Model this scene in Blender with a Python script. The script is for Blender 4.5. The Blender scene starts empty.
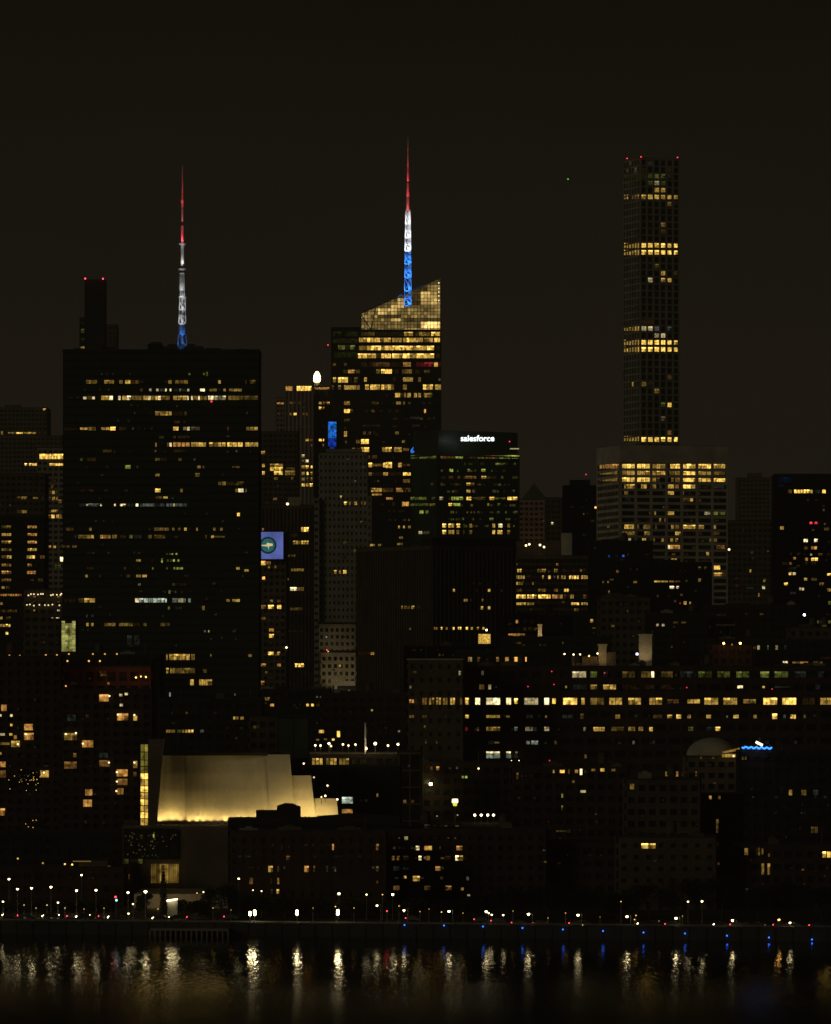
import bpy, math, random, re
from mathutils import Vector
random.seed(7)
HAZE = 6e-5
sc = bpy.context.scene
COL = sc.collection
F = 5100.0; CX = 415.5; HY = 677.0; ZC = 71.0; G = 3.0      # focal (px), principal column, horizon row, eye height, city ground

# ------------------------------------------------------------------ helpers
def X(px, Y): return (px - CX) / F * Y
def Z(py, Y): return ZC - (py - HY) * Y / F
def rnd(a, b): return random.uniform(a, b)

class MB:
    def __init__(s): s.v = []; s.f = []; s.m = []
    def add(s, vs, fs, m=0):
        n = len(s.v); s.v += [tuple(v) for v in vs]
        for f in fs: s.f.append(tuple(i + n for i in f)); s.m.append(m)
    def prism(s, pts, z0, z1, m=0):                       # pts counter-clockwise, vertical prism
        n = len(pts)
        vs = [(p[0], p[1], z0) for p in pts] + [(p[0], p[1], z1) for p in pts]
        fs = [(i, (i + 1) % n, n + (i + 1) % n, n + i) for i in range(n)]
        fs += [tuple(range(n - 1, -1, -1)), tuple(range(n, 2 * n))]
        s.add(vs, fs, m)
    def box(s, x0, x1, y0, y1, z0, z1, m=0):
        s.prism([(x0, y0), (x1, y0), (x1, y1), (x0, y1)], z0, z1, m)
    def elev(s, pts, y0, y1, m=0):                        # polygon in x,z extruded in y
        n = len(pts)
        vs = [(p[0], y0, p[1]) for p in pts] + [(p[0], y1, p[1]) for p in pts]
        fs = [(i, (i + 1) % n, n + (i + 1) % n, n + i) for i in range(n)]
        fs += [tuple(range(n)), tuple(range(2 * n - 1, n - 1, -1))]
        s.add(vs, fs, m)
    def bar(s, a, b, r, m=0, r2=None, n=6):
        a = Vector(a); b = Vector(b); d = b - a
        if d.length < 1e-6: return
        r2 = r if r2 is None else r2
        q = d.to_track_quat('Z', 'Y')
        vs = []
        for p, rr in ((a, r), (b, r2)):
            for i in range(n):
                t = 2 * math.pi * i / n
                vs.append(p + q @ Vector((rr * math.cos(t), rr * math.sin(t), 0)))
        fs = [(i, (i + 1) % n, n + (i + 1) % n, n + i) for i in range(n)]
        fs += [tuple(range(n - 1, -1, -1)), tuple(range(n, 2 * n))]
        s.add(vs, fs, m)
    def ball(s, c, r, m=0, n=8, sz=1.0):
        vs = [(c[0], c[1], c[2] - r * sz)]; k = n // 2
        for j in range(1, k):
            t = math.pi * j / k
            for i in range(n):
                a = 2 * math.pi * i / n
                vs.append((c[0] + r * math.sin(t) * math.cos(a), c[1] + r * math.sin(t) * math.sin(a), c[2] - r * sz * math.cos(t)))
        vs.append((c[0], c[1], c[2] + r * sz)); e = len(vs) - 1; fs = []
        for i in range(n):
            i2 = (i + 1) % n
            fs.append((0, 1 + i2, 1 + i)); fs.append((e, e - n + i, e - n + i2))
            for j in range(k - 2): fs.append((1 + j * n + i, 1 + j * n + i2, 1 + (j + 1) * n + i2, 1 + (j + 1) * n + i))
        s.add(vs, fs, m)
    def mesh(s, name, mats):
        me = bpy.data.meshes.new(name); me.from_pydata(s.v, [], s.f)
        for m in mats: me.materials.append(m)
        me.polygons.foreach_set('material_index', s.m); me.update()
        return me
    def build(s, name, mats, parent=None, smooth=False):
        if not isinstance(mats, (list, tuple)): mats = [mats]
        me = s.mesh(name, mats)
        if smooth: me.polygons.foreach_set('use_smooth', [True] * len(me.polygons))
        o = bpy.data.objects.new(name, me); COL.objects.link(o)
        if parent is not None:
            o.parent = parent; o.location = -world_loc(parent)
        return o

def world_loc(o):
    v = Vector(o.location)
    while o.parent is not None: o = o.parent; v += Vector(o.location)
    return v

def tag(o, label=None, cat=None, group=None, kind=None):
    if label: o['label'] = label
    if cat: o['category'] = cat
    if group: o['group'] = group
    if kind: o['kind'] = kind
    return o
def thing(name, label, cat, loc, group=None, rz=0):
    o = bpy.data.objects.new(name, None); COL.objects.link(o); o.location = loc; o.rotation_euler.z = rz
    o.empty_display_size = 1
    return tag(o, label, cat, group)
def copy_tree(o, parent=None):
    c = o.copy(); COL.objects.link(c)
    if parent: c.parent = parent
    for ch in o.children: copy_tree(ch, c)
    return c
ONES = 'zeroth first second third fourth fifth sixth seventh eighth ninth tenth eleventh twelfth thirteenth fourteenth fifteenth sixteenth seventeenth eighteenth nineteenth twentieth'.split()
def nth(i):
    if i <= 20: return ONES[i]
    t, u = divmod(i, 10)
    tens = {2: 'twenty', 3: 'thirty', 4: 'forty', 5: 'fifty', 6: 'sixty'}[t]
    return tens + '-' + ONES[u] if u else {3: 'thirtieth', 4: 'fortieth', 5: 'fiftieth', 6: 'sixtieth'}[t]

# ------------------------------------------------------------------ materials
def newmat(name):
    m = bpy.data.materials.new(name); m.use_nodes = True
    nt = m.node_tree; nt.nodes.clear()
    out = nt.nodes.new('ShaderNodeOutputMaterial')
    return m, nt, out
def surf(name, col, rough=0.85, var=0.35, scale=0.12, spec=0.3, metal=0.0, fine=1.5):
    m, nt, out = newmat(name); N = nt.nodes; L = nt.links
    b = N.new('ShaderNodeBsdfPrincipled'); b.inputs['Roughness'].default_value = rough
    b.inputs['Specular IOR Level'].default_value = spec; b.inputs['Metallic'].default_value = metal
    g = N.new('ShaderNodeNewGeometry')
    n1 = N.new('ShaderNodeTexNoise'); n1.inputs['Scale'].default_value = scale; n1.inputs['Detail'].default_value = 5
    n2 = N.new('ShaderNodeTexNoise'); n2.inputs['Scale'].default_value = fine; n2.inputs['Detail'].default_value = 2
    L.new(g.outputs['Position'], n1.inputs['Vector']); L.new(g.outputs['Position'], n2.inputs['Vector'])
    ad = N.new('ShaderNodeMath'); ad.operation = 'MULTIPLY_ADD'; ad.inputs[1].default_value = 0.5
    L.new(n2.outputs['Fac'], ad.inputs[0]); L.new(n1.outputs['Fac'], ad.inputs[2])
    mr = N.new('ShaderNodeMapRange'); mr.inputs['From Min'].default_value = 0.45; mr.inputs['From Max'].default_value = 1.05
    mr.inputs['To Min'].default_value = 1 - var; mr.inputs['To Max'].default_value = 1 + var
    L.new(ad.outputs[0], mr.inputs['Value'])
    vm = N.new('ShaderNodeVectorMath'); vm.operation = 'SCALE'; vm.inputs[0].default_value = col
    L.new(mr.outputs['Result'], vm.inputs['Scale'])
    L.new(vm.outputs[0], b.inputs['Base Color']); L.new(b.outputs[0], out.inputs[0])
    return m
M = dict(
    brick=surf('dark_red_brick', (.075, .043, .03)), brown=surf('brown_brick', (.12, .09, .062)),
    grey=surf('grey_limestone', (.34, .32, .25)), pale=surf('pale_limestone', (.55, .51, .40)),
    pink=surf('pinkish_stone', (.36, .27, .21)), dark=surf('dark_cladding', (.035, .033, .028)),
    tan=surf('tan_stone', (.17, .145, .105)), glass=surf('dark_glass', (.032, .028, .022), rough=.3, spec=.4, var=.95, fine=.55),
    greenglass=surf('green_tinted_glass', (.045, .075, .04), rough=.35, spec=.5), roof=surf('roof_felt', (.05, .047, .042)),
    concrete=surf('concrete', (.28, .26, .22)), marble=surf('white_marble_wall', (.72, .68, .55), var=.13, scale=.3, rough=.6),
    steel=surf('painted_steel', (.22, .22, .21), rough=.45, metal=.3), white=surf('white_painted_steel', (.75, .75, .75), rough=.5, var=.1),
    asphalt=surf('asphalt', (.05, .05, .048)), ground=surf('city_ground', (.07, .065, .055), scale=.03),
    paint=surf('road_paint', (.7, .7, .65), var=.15), bark=surf('bark', (.07, .05, .035)), leaf=surf('foliage', (.035, .042, .02), fine=4, var=.5),
    rubber=surf('rubber', (.02, .02, .02)), carpaint=surf('car_paint', (.06, .06, .065), rough=.25, spec=.6, fine=.3, var=.1),
    redbrick=surf('orange_red_brick', (.20, .075, .045)), wallstone=surf('wet_dark_stone', (.075, .07, .06)), cyan=surf('copper_roof', (.10, .14, .10)))  # wallstone: one dark tone shared by sea wall and promenade
HUE = dict(y=(1, .60, .11), o=(1, .47, .10), w=(1, .80, .40), g=(.70, .80, .14), c=(.85, 1, .78), b=(.03, .22, 1), r=(1, .05, .08), v=(.78, .74, 1), k=(.35, 1, .85))
LEV = {1: .011, 2: .055, 3: .15, 4: .42, 5: 1.25, 6: 5.0}
_em = {}
def emit(hue, strength, sample='NONE', vary=True, name=None, fine=0.75, contrast=1.0):
    key = (hue, strength, sample, vary, fine)
    if key in _em: return _em[key]
    m, nt, out = newmat(name or 'lit_%s_%g' % (hue, strength)); N = nt.nodes; L = nt.links
    e = N.new('ShaderNodeEmission'); e.inputs['Color'].default_value = (*(HUE[hue] if isinstance(hue, str) else hue), 1)
    e.inputs['Strength'].default_value = strength
    if vary:
        g = N.new('ShaderNodeNewGeometry'); oi = N.new('ShaderNodeObjectInfo')
        nz = N.new('ShaderNodeTexNoise'); nz.inputs['Scale'].default_value = fine; nz.inputs['Detail'].default_value = 3
        L.new(g.outputs['Position'], nz.inputs['Vector'])
        mr = N.new('ShaderNodeMapRange'); mr.inputs['From Min'].default_value = .3; mr.inputs['From Max'].default_value = .7
        mr.inputs['To Min'].default_value = 1 - .8 * contrast; mr.inputs['To Max'].default_value = 1 + .8 * contrast; L.new(nz.outputs['Fac'], mr.inputs['Value'])
        a = N.new('ShaderNodeMath'); a.operation = 'ADD'; L.new(oi.outputs['Random'], a.inputs[0]); L.new(g.outputs['Random Per Island'], a.inputs[1])
        fr = N.new('ShaderNodeMath'); fr.operation = 'FRACT'; L.new(a.outputs[0], fr.inputs[0])
        m2 = N.new('ShaderNodeMapRange'); m2.inputs['To Min'].default_value = 1 - .45 * contrast; m2.inputs['To Max'].default_value = 1 + .45 * contrast; L.new(fr.outputs[0], m2.inputs['Value'])
        mu = N.new('ShaderNodeMath'); mu.operation = 'MULTIPLY'; L.new(mr.outputs[0], mu.inputs[0]); L.new(m2.outputs[0], mu.inputs[1])
        m3 = N.new('ShaderNodeMath'); m3.operation = 'MULTIPLY'; m3.inputs[1].default_value = strength; L.new(mu.outputs[0], m3.inputs[0])
        L.new(m3.outputs[0], e.inputs['Strength'])
    L.new(e.outputs[0], out.inputs[0])
    m.cycles.emission_sampling = sample
    _em[key] = m
    return m

# ------------------------------------------------------------------ faces and windows
class Face:
    def __init__(s, p0, p1):                              # p0 -> p1 left to right as seen from the river
        s.p0 = Vector(p0); s.p1 = Vector(p1); d = s.p1 - s.p0; s.L = d.length; s.u = d / s.L
        s.n = Vector((s.u.y, -s.u.x)); s.ang = math.atan2(s.u.y, s.u.x)
    def hit(s, px):                                       # metres along the face
        k = (px - CX) / F                                 # x = k*y
        return (k * s.p0.y - s.p0.x) / (s.u.x - k * s.u.y)
    def xy(s, t, off=0):
        q = s.p0 + s.u * t + s.n * off; return q
    def box(s, mb, t0, t1, z0, z1, o0, o1, m=0):
        a = s.xy(t0, o1); b = s.xy(t1, o1); c = s.xy(t1, o0); d = s.xy(t0, o0)
        mb.prism([a, b, c, d], z0, z1, m)

_wm = {}
def window_mesh(w, h, hue, lev, mb=None):
    var = random.randrange(4)
    w = round(w * 4) / 4 or .25; h = round(h * 4) / 4 or .25
    key = (w, h, hue, lev, var)
    if key in _wm: return _wm[key]
    mb = MB(); win_geo(mb, w, h, Vector((0, 0)), Vector((1, 0)), 0, strip=(2 if var < 2 else 0), blind=(3 if var == 1 else 0))
    _wm[key] = mb.mesh('window', [emit(hue, LEV[lev] * (.8 if var < 2 else 1)), M['dark'], emit(hue, LEV[lev] * 1.9), emit(hue, LEV[lev] * .3)])
    return _wm[key]
def win_geo(mb, w, h, p, u, z, mp=0, mf=1, fr=.07, strip=0, blind=0):
    n = Vector((u.y, -u.x))
    def q(t, o): r = p + u * t + n * o; return (r.x, r.y)
    P = lambda t, o, zz: (*q(t, o), zz)
    if strip and h > 1.2:                                 # ceiling lights seen along the top of the pane, a half-drawn blind on one side
        hs = h * .72; wb = w * (.62 if blind else 1)
        mb.add([P(0, .03, z), P(wb, .03, z), P(wb, .03, z + hs), P(0, .03, z + hs)], [(0, 1, 2, 3)], mp)
        if blind: mb.add([P(wb, .03, z), P(w, .03, z), P(w, .03, z + hs), P(wb, .03, z + hs)], [(0, 1, 2, 3)], blind)
        mb.add([P(0, .03, z + hs), P(w, .03, z + hs), P(w, .03, z + h), P(0, .03, z + h)], [(0, 1, 2, 3)], strip)
    else: mb.add([P(0, .03, z), P(w, .03, z), P(w, .03, z + h), P(0, .03, z + h)], [(0, 1, 2, 3)], mp)
    def bx(t0, t1, z0, z1, o1=.1):
        mb.prism([q(t0, o1), q(t1, o1), q(t1, -.05), q(t0, -.05)], z0, z1, mf)
    bx(-fr, 0, z - fr, z + h + fr); bx(w, w + fr, z - fr, z + h + fr)
    bx(0, w, z - fr, z, .14); bx(0, w, z + h, z + h + fr)
    if w > 1.7: bx(w / 2 - fr / 2, w / 2 + fr / 2, z, z + h)

ITEM = re.compile(r'(\d+\.?\d*)(?:-(\d+\.?\d*))?([a-z])(\d)(?::(\d+\.?\d*))?$')
def parse(text, u, dot=2.3):
    out = []
    for line in text.strip().split('\n'):
        line = line.strip()
        if not line: continue
        toks = line.split(); y, _, h = toks[0].partition(':'); y = float(y); h = float(h) if h else 3.4
        for t in toks[1:]:
            mt = ITEM.match(t)
            if not mt: raise ValueError(t)
            a, b, hue, lev, hh = mt.groups(); a = float(a); hh = float(hh) if hh else h
            if b is None: b = a + dot / 2; a = a - dot / 2; out.append((a, b, y, min(hh, 2.6) if mt.group(5) is None else hh, hue, int(lev))); continue
            b = float(b); n = max(1, round((b - a) / u)); st = (b - a) / n
            for i in range(n):
                lv = int(lev)
                r = random.random()
                if n > 2 and r < .13 and lv > 1: lv -= 1
                out.append((a + st * i, a + st * (i + 1), y, hh, hue, lv))
    return out

def add_windows(root, face, text, u=4.0, off=.36, gap=.12, yshift=0, cap=100, extra=None, cell=None, hk=.84):
    base = world_loc(root)
    items = parse(text, u) if isinstance(text, str) else text
    if extra:                                             # (n, x0, x1, y0, y1, floor px, level choices)
        n, x0, x1, y0, y1, fl, ch = extra
        for _ in range(n):
            yy = y0 + fl * random.randrange(max(1, int((y1 - y0) / fl))); w = random.choice([1.6, 2, 2.6, 4])
            a = rnd(x0, x1 - w); hue, lv = random.choice(ch)
            items.append((a, a + w, yy, rnd(1.8, 2.8), hue, lv))
    items.sort(key=lambda i: -(i[1] - i[0]) * i[3] * (1 if i[5] > 1 else .4))
    rest = MB(); rmats = []; used = 0
    for (a, b, y, h, hue, lv) in items:
        t0 = face.hit(a); t1 = face.hit(b); g = gap if (t1 - t0) > .8 else .02
        t0 += g; t1 -= g
        if t1 - t0 < .2: t1 = t0 + .2
        Yd = face.xy((t0 + t1) / 2).y
        h *= hk; z1 = Z(y - h / 2, Yd); z0 = Z(y + h / 2, Yd)
        if used < cap:
            me = window_mesh(t1 - t0, z1 - z0, hue, lv)
            o = bpy.data.objects.new('window', me); COL.objects.link(o); o.parent = root
            q = face.xy(t0, off); o.location = Vector((q.x, q.y, z0)) - base; o.rotation_euler.z = face.ang
            used += 1
        else:
            mt = emit(hue, LEV[lv])
            if mt not in rmats: rmats.append(mt)
            win_geo(rest, t1 - t0, z1 - z0, face.xy(t0, off), face.u, z0, rmats.index(mt) + 1, 0)
    if rest.f:
        o = rest.build('window', [M['dark']] + rmats, root); o['kind'] = 'stuff'

def grid_on(mb, face, z0, z1, bay=3.2, floor=3.6, pier=.9, spd=1.3, proud=.3, m=0, ztop_band=1.6, zref=None, tref=0.0):
    L = face.L
    n = max(1, round(L / bay)); st = L / n
    for i in range(n + 1):
        t = i * st
        a = max(0, t - pier / 2); b = min(L, t + pier / 2)
        face.box(mb, a, b, z0, z1, -.1, proud + .03, m)
    z = z1 - ztop_band; face.box(mb, 0, L, z, z1 + .02, -.1, proud + .06, m)
    z = (zref if zref is not None else z - (floor - spd))
    while z > z0 + floor:
        face.box(mb, 0, L, z - spd, z, -.1, proud, m); z -= floor

def building(name, label, cat, Y, x0, x1, ytop, xc=None, th=20, depth=24, wall='brown', core='glass', grid=None,
             lights='', u=4.0, off=.46, plants=(), group=None, side_lights='', extra=None, zb=G, cap=100, sidegrid=None, roofm='roof', side=None):
    """rectangular block; xc = the pixel column of the near corner when two faces are seen"""
    if xc is None:
        c = [Vector((X(x0, Y), Y)), Vector((X(x1, Y), Y)), Vector((X(x1, Y), Y + depth)), Vector((X(x0, Y), Y + depth))]
        fr = Face(c[0], c[1]); sd = None
    else:
        t = math.radians(th); ur = Vector((math.cos(t), math.sin(t))); ul = Vector((-math.sin(t), math.cos(t)))
        if side == 'right': ur = Vector((math.cos(t), math.sin(t)))
        p = Vector((X(xc, Y), Y)); kr = (x1 - CX) / F; kl = (x0 - CX) / F
        lr = (kr * p.y - p.x) / (ur.x - kr * ur.y); ll = (kl * p.y - p.x) / (ul.x - kl * ul.y)
        c = [p + ul * ll, p, p + ur * lr, p + ur * lr + ul * ll]
        fr = Face(c[1], c[2]); sd = Face(c[0], c[1])
        c = [c[1], c[2], c[3], c[0]]
    zt = Z(ytop, Y)
    cen = (c[0] + c[1] + c[2] + c[3]) / 4
    root = thing(name, label, cat, (cen.x, cen.y, zb), group)
    mb = MB(); mb.prism(c, zb, zt - .6, 0); mb.build('core', M[core] if isinstance(core, str) else core, root)
    g = dict(bay=3.4, floor=3.7, pier=1.3, spd=1.9, proud=.4)
    if grid: g.update(grid)
    mb = MB(); grid_on(mb, fr, zb, zt, **g)
    if sd: grid_on(mb, sd, zb, zt, **{**g, **(sidegrid or {})})
    else:
        for f2 in (Face(c[1], c[2]), Face(c[3], c[0])): grid_on(mb, f2, zb, zt, **{**g, 'bay': max(g['bay'], 5)})
    mb.build('wall', M[wall], root)
    mb = MB()                                             # roof slab with upstand
    for i in range(4):
        f2 = Face(c[i], c[(i + 1) % 4]); f2.box(mb, 0.02, f2.L - .02, zt - .6, zt + .5, -.5, .45)
    mb.prism([cen + (q - cen) * .985 for q in c], zt - .6, zt - .3); mb.build('roof', M[roofm], root)
    for (a, b, yt) in plants:
        mb = MB(); yy = Y + depth * .3
        if xc is not None: yy = cen.y - 3
        xa, xb = X(a, yy), X(b, yy); mb.box(xa, xb, yy, yy + min(12, depth * .5), zt - .5, Z(yt, yy))
        mb.box(xa - .2, xb + .2, yy - .2, yy + .3, Z(yt, yy) - .4, Z(yt, yy) + .1)
        mb.build('rooftop_bulkhead', M['dark' if wall in ('dark',) else wall], root)
    if name in ('low_city_block', 'building', 'apartment_block', 'brick_apartments', 'long_lit_building', 'lamp_row_block', 'courtyard_block', 'pale_panel_block', 'river_terrace_block', 'neighbour_block', 'neon_roof_block', 'dark_wall_block', 'lower_right_block', 'brick_riverside_row', 'plain_brick_wall_block', 'brown_front_wing', 'lit_office_block', 'low_centre_block', 'terraced_apartment_block'):
        wdt = fr.L; nn = int(wdt / 11)
        for k in range(nn):
            t = rnd(.05, .92) * wdt; q = fr.xy(t, -rnd(1.5, min(10, depth * .6))); mb = MB(); kk = random.random()
            if kk < .25:                                  # timber water tank on legs
                for sx, sy in ((-1, -1), (1, -1), (1, 1), (-1, 1)): mb.bar((q.x + sx, q.y + sy, zt - .4), (q.x + sx, q.y + sy, zt + 1.4), .12)
                mb.bar((q.x, q.y, zt + 1.4), (q.x, q.y, zt + 4), 1.5, 0, 1.4, n=10); mb.bar((q.x, q.y, zt + 4), (q.x, q.y, zt + 4.9), 1.55, 0, .1, n=10); mb.build('water_tank', M['brown'], root)
            elif kk < .75:
                w_, h_ = rnd(1.2, 3.5), rnd(.9, 2.2); mb.box(q.x - w_, q.x + w_, q.y - 1, q.y + 1.5, zt - .4, zt + h_); mb.box(q.x - w_ * .4, q.x + w_ * .4, q.y - .6, q.y + .8, zt + h_ - .1, zt + h_ + .5); mb.build('roof_unit', M[random.choice(['tan', 'brown', 'grey'])], root)
            else: mb.bar((q.x, q.y, zt - .4), (q.x, q.y, zt + rnd(3, 6)), .1); mb.build('roof_pole', M['steel'], root)
    if lights: add_windows(root, fr, lights, u, off, extra=extra, cap=cap)
    elif extra: add_windows(root, fr, [], u, off, extra=extra, cap=cap)
    if side_lights and sd: add_windows(root, sd, side_lights, u, off)
    return root, fr, sd, zt

def lamp_on(root, face_or_Y, px, py, hue='w', s=12, r=.5, name='lamp', drop=None):
    """small lantern with a stem, part of its building"""
    Yd = face_or_Y if not isinstance(face_or_Y, Face) else face_or_Y.xy(face_or_Y.hit(px)).y
    r *= .8; z = Z(py, Yd); x = X(px, Yd); mb = MB(); mb.ball((x, Yd - .6, z), r, 0)
    mb.bar((x, Yd - .6, z + r * .8), (x, Yd - .6, z + r + .25), r * .8, 1, r * .3)
    if drop: mb.bar((x, Yd - .6, z - r * .7), (x, Yd - .6, z - drop), .09, 1)
    else: mb.bar((x, Yd - .6, z + r * .9), (x, Yd + .6, z + r * .9), .08, 1)
    return mb.build(name, [emit(hue, s, sample='FRONT', vary=False), M['steel']], root)

def spot(root, loc, target, watts, col, size=60, blend=.6, rad=.4, name='floodlight'):
    l = bpy.data.lights.new(name, 'SPOT'); l.energy = watts; l.color = col; l.spot_size = math.radians(size); l.spot_blend = blend; l.shadow_soft_size = rad
    o = bpy.data.objects.new(name, l); COL.objects.link(o)
    o.rotation_euler = (Vector(target) - Vector(loc)).to_track_quat('-Z', 'Y').to_euler()
    o.location = Vector(loc)
    if root is not None: o.parent = root; o.location -= world_loc(root)
    return o
def bulb(root, loc, watts, col, rad=.4, name='floodlight'):
    l = bpy.data.lights.new(name, 'POINT'); l.energy = watts; l.color = col; l.shadow_soft_size = rad
    o = bpy.data.objects.new(name, l); COL.objects.link(o); o.location = Vector(loc)
    if root is not None: o.parent = root; o.location -= world_loc(root)
    return o

# ================================================================== FAR TOWERS
DIM = [('y', 1), ('o', 1), ('y', 1), ('y', 2), ('o', 1)]
B = {}
# --- slender gridded residential tower
pit = 6.93 * 3500 / F
root, fr, sd, zt = building('residential_tower', 'very tall slender square-windowed tower with bright amber bands, tallest on the right', 'skyscraper',
    3500, 624, 679.3, 158, xc=640.3, th=21.6, wall='pale', lights='', plants=())
# replace its facade lattice by the tower's own square grid
for ch in list(root.children):
    if ch.name.startswith('wall'): bpy.data.objects.remove(ch)
mb = MB()
for f2 in (fr, sd):
    st = f2.L / 6
    for i in range(7):
        t = i * st; f2.box(mb, max(0, t - .7), min(f2.L, t + .7), G, zt + .3, -.1, .66)
    z = Z(172.6, 3500)
    k = 0
    zz = Z(172.6, 3500) + pit * 2
    while zz > G + 3:
        f2.box(mb, 0, f2.L, zz - .55, zz + .55, -.1, .6); zz -= pit
    f2.box(mb, 0, f2.L, zt - 1, zt + .28, -.1, .63)
mb.build('wall', M['grey'], root)
def wn(px): return [650.3 + 6.23 * k for k in (px,)][0]
cols = [643.7 + 6.2 * i for i in range(6)]
lcol = [625.7 + 2.55 * i for i in range(6)]
it = []
def tw(y, c, s, h=5.2):                                   # c: list of column indices, s: hue+level
    for i in c: it.append((cols[i] - 2.6, cols[i] + 2.6, y, h, s[0], int(s[1])))
ls = []
def tl(y, c, s, h=5.2):
    for i in c: ls.append((lcol[i] - 1.15, lcol[i] + 1.15, y, h, s[0], int(s[1])))
A6 = range(6)
tw(163, [1], 'c1'); tw(170, [0, 4], 'y1'); tl(170, [1, 4], 'w2'); tl(163, [2], 'w2')
tw(176.1, [1, 3], 'g2'); tw(176.1, [2], 'g3'); tw(176.1, [0, 4], 'g1'); tw(183, [1, 3], 'g2'); tw(183, [2], 'w3'); tw(190, [2], 'y4'); tw(190, [3], 'y4')
tl(176, A6, 'g1'); tl(183, [1, 2, 3], 'g1')
tw(196.9, [0, 2, 3], 'y4'); tw(196.9, [1, 4, 5], 'y4'); tw(203.9, [4], 'y3'); tw(203.9, [5], 'o1'); tl(196.9, [0, 1], 'y4'); tl(196.9, [3, 4, 5], 'y3')
tw(224.7, [3], 'y3'); tw(231.6, [3], 'y2')
tw(245.4, A6, 'y5'); tw(252.4, A6, 'y5'); tl(245.4, A6, 'y4', 6); tl(252.4, A6, 'y4', 6)
tw(266.2, [2], 'y2'); tw(273.1, [3], 'y4'); tw(273.1, [5], 'o2'); tw(280, [1], 'w4'); tw(280, [3, 4], 'y4')
tw(321.7, [0, 1], 'o1'); tw(328.6, [0, 1], 'w4'); tw(328.6, [2, 4], 'c2'); tw(335.5, [2, 3], 'w4'); tl(328.6, A6, 'y4')
tw(342.4, A6, 'y5'); tw(349.4, A6, 'y5'); tl(342.4, A6, 'y4', 6); tl(349.4, A6, 'y4', 6)
tw(377.1, [4], 'y2'); tw(384, [0], 'y3'); tw(384, [1], 'y1'); tl(384, [3], 'y4'); tw(391, [2], 'y3'); tw(404.8, [3], 'g2'); tw(404.8, [4], 'y5')
tw(418.7, [3], 'w2'); tw(432.6, [4], 'o3'); tw(439.5, A6, 'y5'); tl(438.5, A6, 'y4', 6)
add_windows(root, fr, it, off=.15, gap=0); add_windows(root, sd, ls, off=.15, gap=0)
for px, py in ((627, 158.5), (641, 157), (677.5, 157.5)): lamp_on(root, 3498, px, py, 'r', 3, .5, 'beacon')
TOWER = root

# --- wide pale slab in front of it
root, fr, sd, zt = building('office_slab', 'broad pale stone office slab with blank top band in front of the slender tower', 'skyscraper',
    2900, 597.5, 727.5, 445.5, xc=620.3, th=14, wall='dark', lights='', depth=40)
for ch in list(root.children):
    if ch.name.startswith('wall'): bpy.data.objects.remove(ch)
mb = MB(); fl = 6.73 * 2900 / F
zt2 = Z(462.5, 2900)
for f2, n in ((fr, 7), (sd, 1)):
    f2.box(mb, 0, f2.L, zt2, zt + .3, -.1, .7)
    for i in range(n + 1):
        t = f2.L * i / n; w = .75 if f2 is fr else .9; f2.box(mb, max(0, t - w), min(f2.L, t + w), G, zt2, -.1, .62)
    if f2 is sd:
        for i in range(1, 9): t = f2.L * i / 9; f2.box(mb, t - .2, t + .2, G, zt2, -.1, .2)
    z = Z(469.3, 2900)
    while z > G:
        f2.box(mb, 0, f2.L, z - (.8 if f2 is fr else .9), z + (.65 if f2 is fr else .7), -.1, .58); z -= fl
mb.build('wall', M['pale'], root)
add_windows(root, fr, '''
466.2:5.4 622-635.5y5 637-650y5 652-665y4 670-680y5 682-695.5y5 697-711y5 712-725y4
472.7:5.4 622-635y4 637-650y4 652-665y4 669-680y3 682-695y5 697-711y4 712-725y3
479.5:5.4 622-635y5 637-650y5 652-656y4 657-660o2 671-674y3 675-680y3 682-695y5 697-711y5 712-725y5
486.3:5 624-635y4 641-647y4 652-656y3 659-662c1 667-674y4 675-679y3 682-695y5 698-701c1 705-710y1 713-724c1
493:4 624-628y3 667-674y4 682-684y3
499.7:4 625-631c1 682-690o2 690-693y4
513.2:4 650y2 654-656y3 667-674y4 704-710w4 712-718g3 719-725g3
519.9:4 659-661y4 664-666y3
526.7:5 624-634y4 637-639y2 643-650y3 655-657y2 671-674y4 675-679y3 682-695y5 697-704y4 711-716y4
533.4:4 622-637y3 644-650y3 675-681y4 698-701o1 712-720o2
540.1:4 628-631w4 642-646y4 653-655y3 661-664y3 670-673y3 675-678y4 709-717y3
546.8:5 666-670w5 670-680o4 716-725o3
553.6:4 706-709y4
560.3:4 671-677y3
568:5 712-720y5
574.5:4 712-722y4 722-727o2
''', 5, off=.12, gap=.1, extra=(60, 622, 726, 487, 570, 6.73, DIM))
add_windows(root, sd, '''
466.2:5.4 600-619o4
472.7:4 600-618y3
479.5:4 600-618y3
519.9:3 600-601y2
526.7:3 607-610y3
''', 3, off=.12)
lamp_on(root, 2896, 595.5, 507.5, 'o', 2.2, .8); lamp_on(root, 2895, 729, 549.5, 'w', 3, .8)

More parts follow.
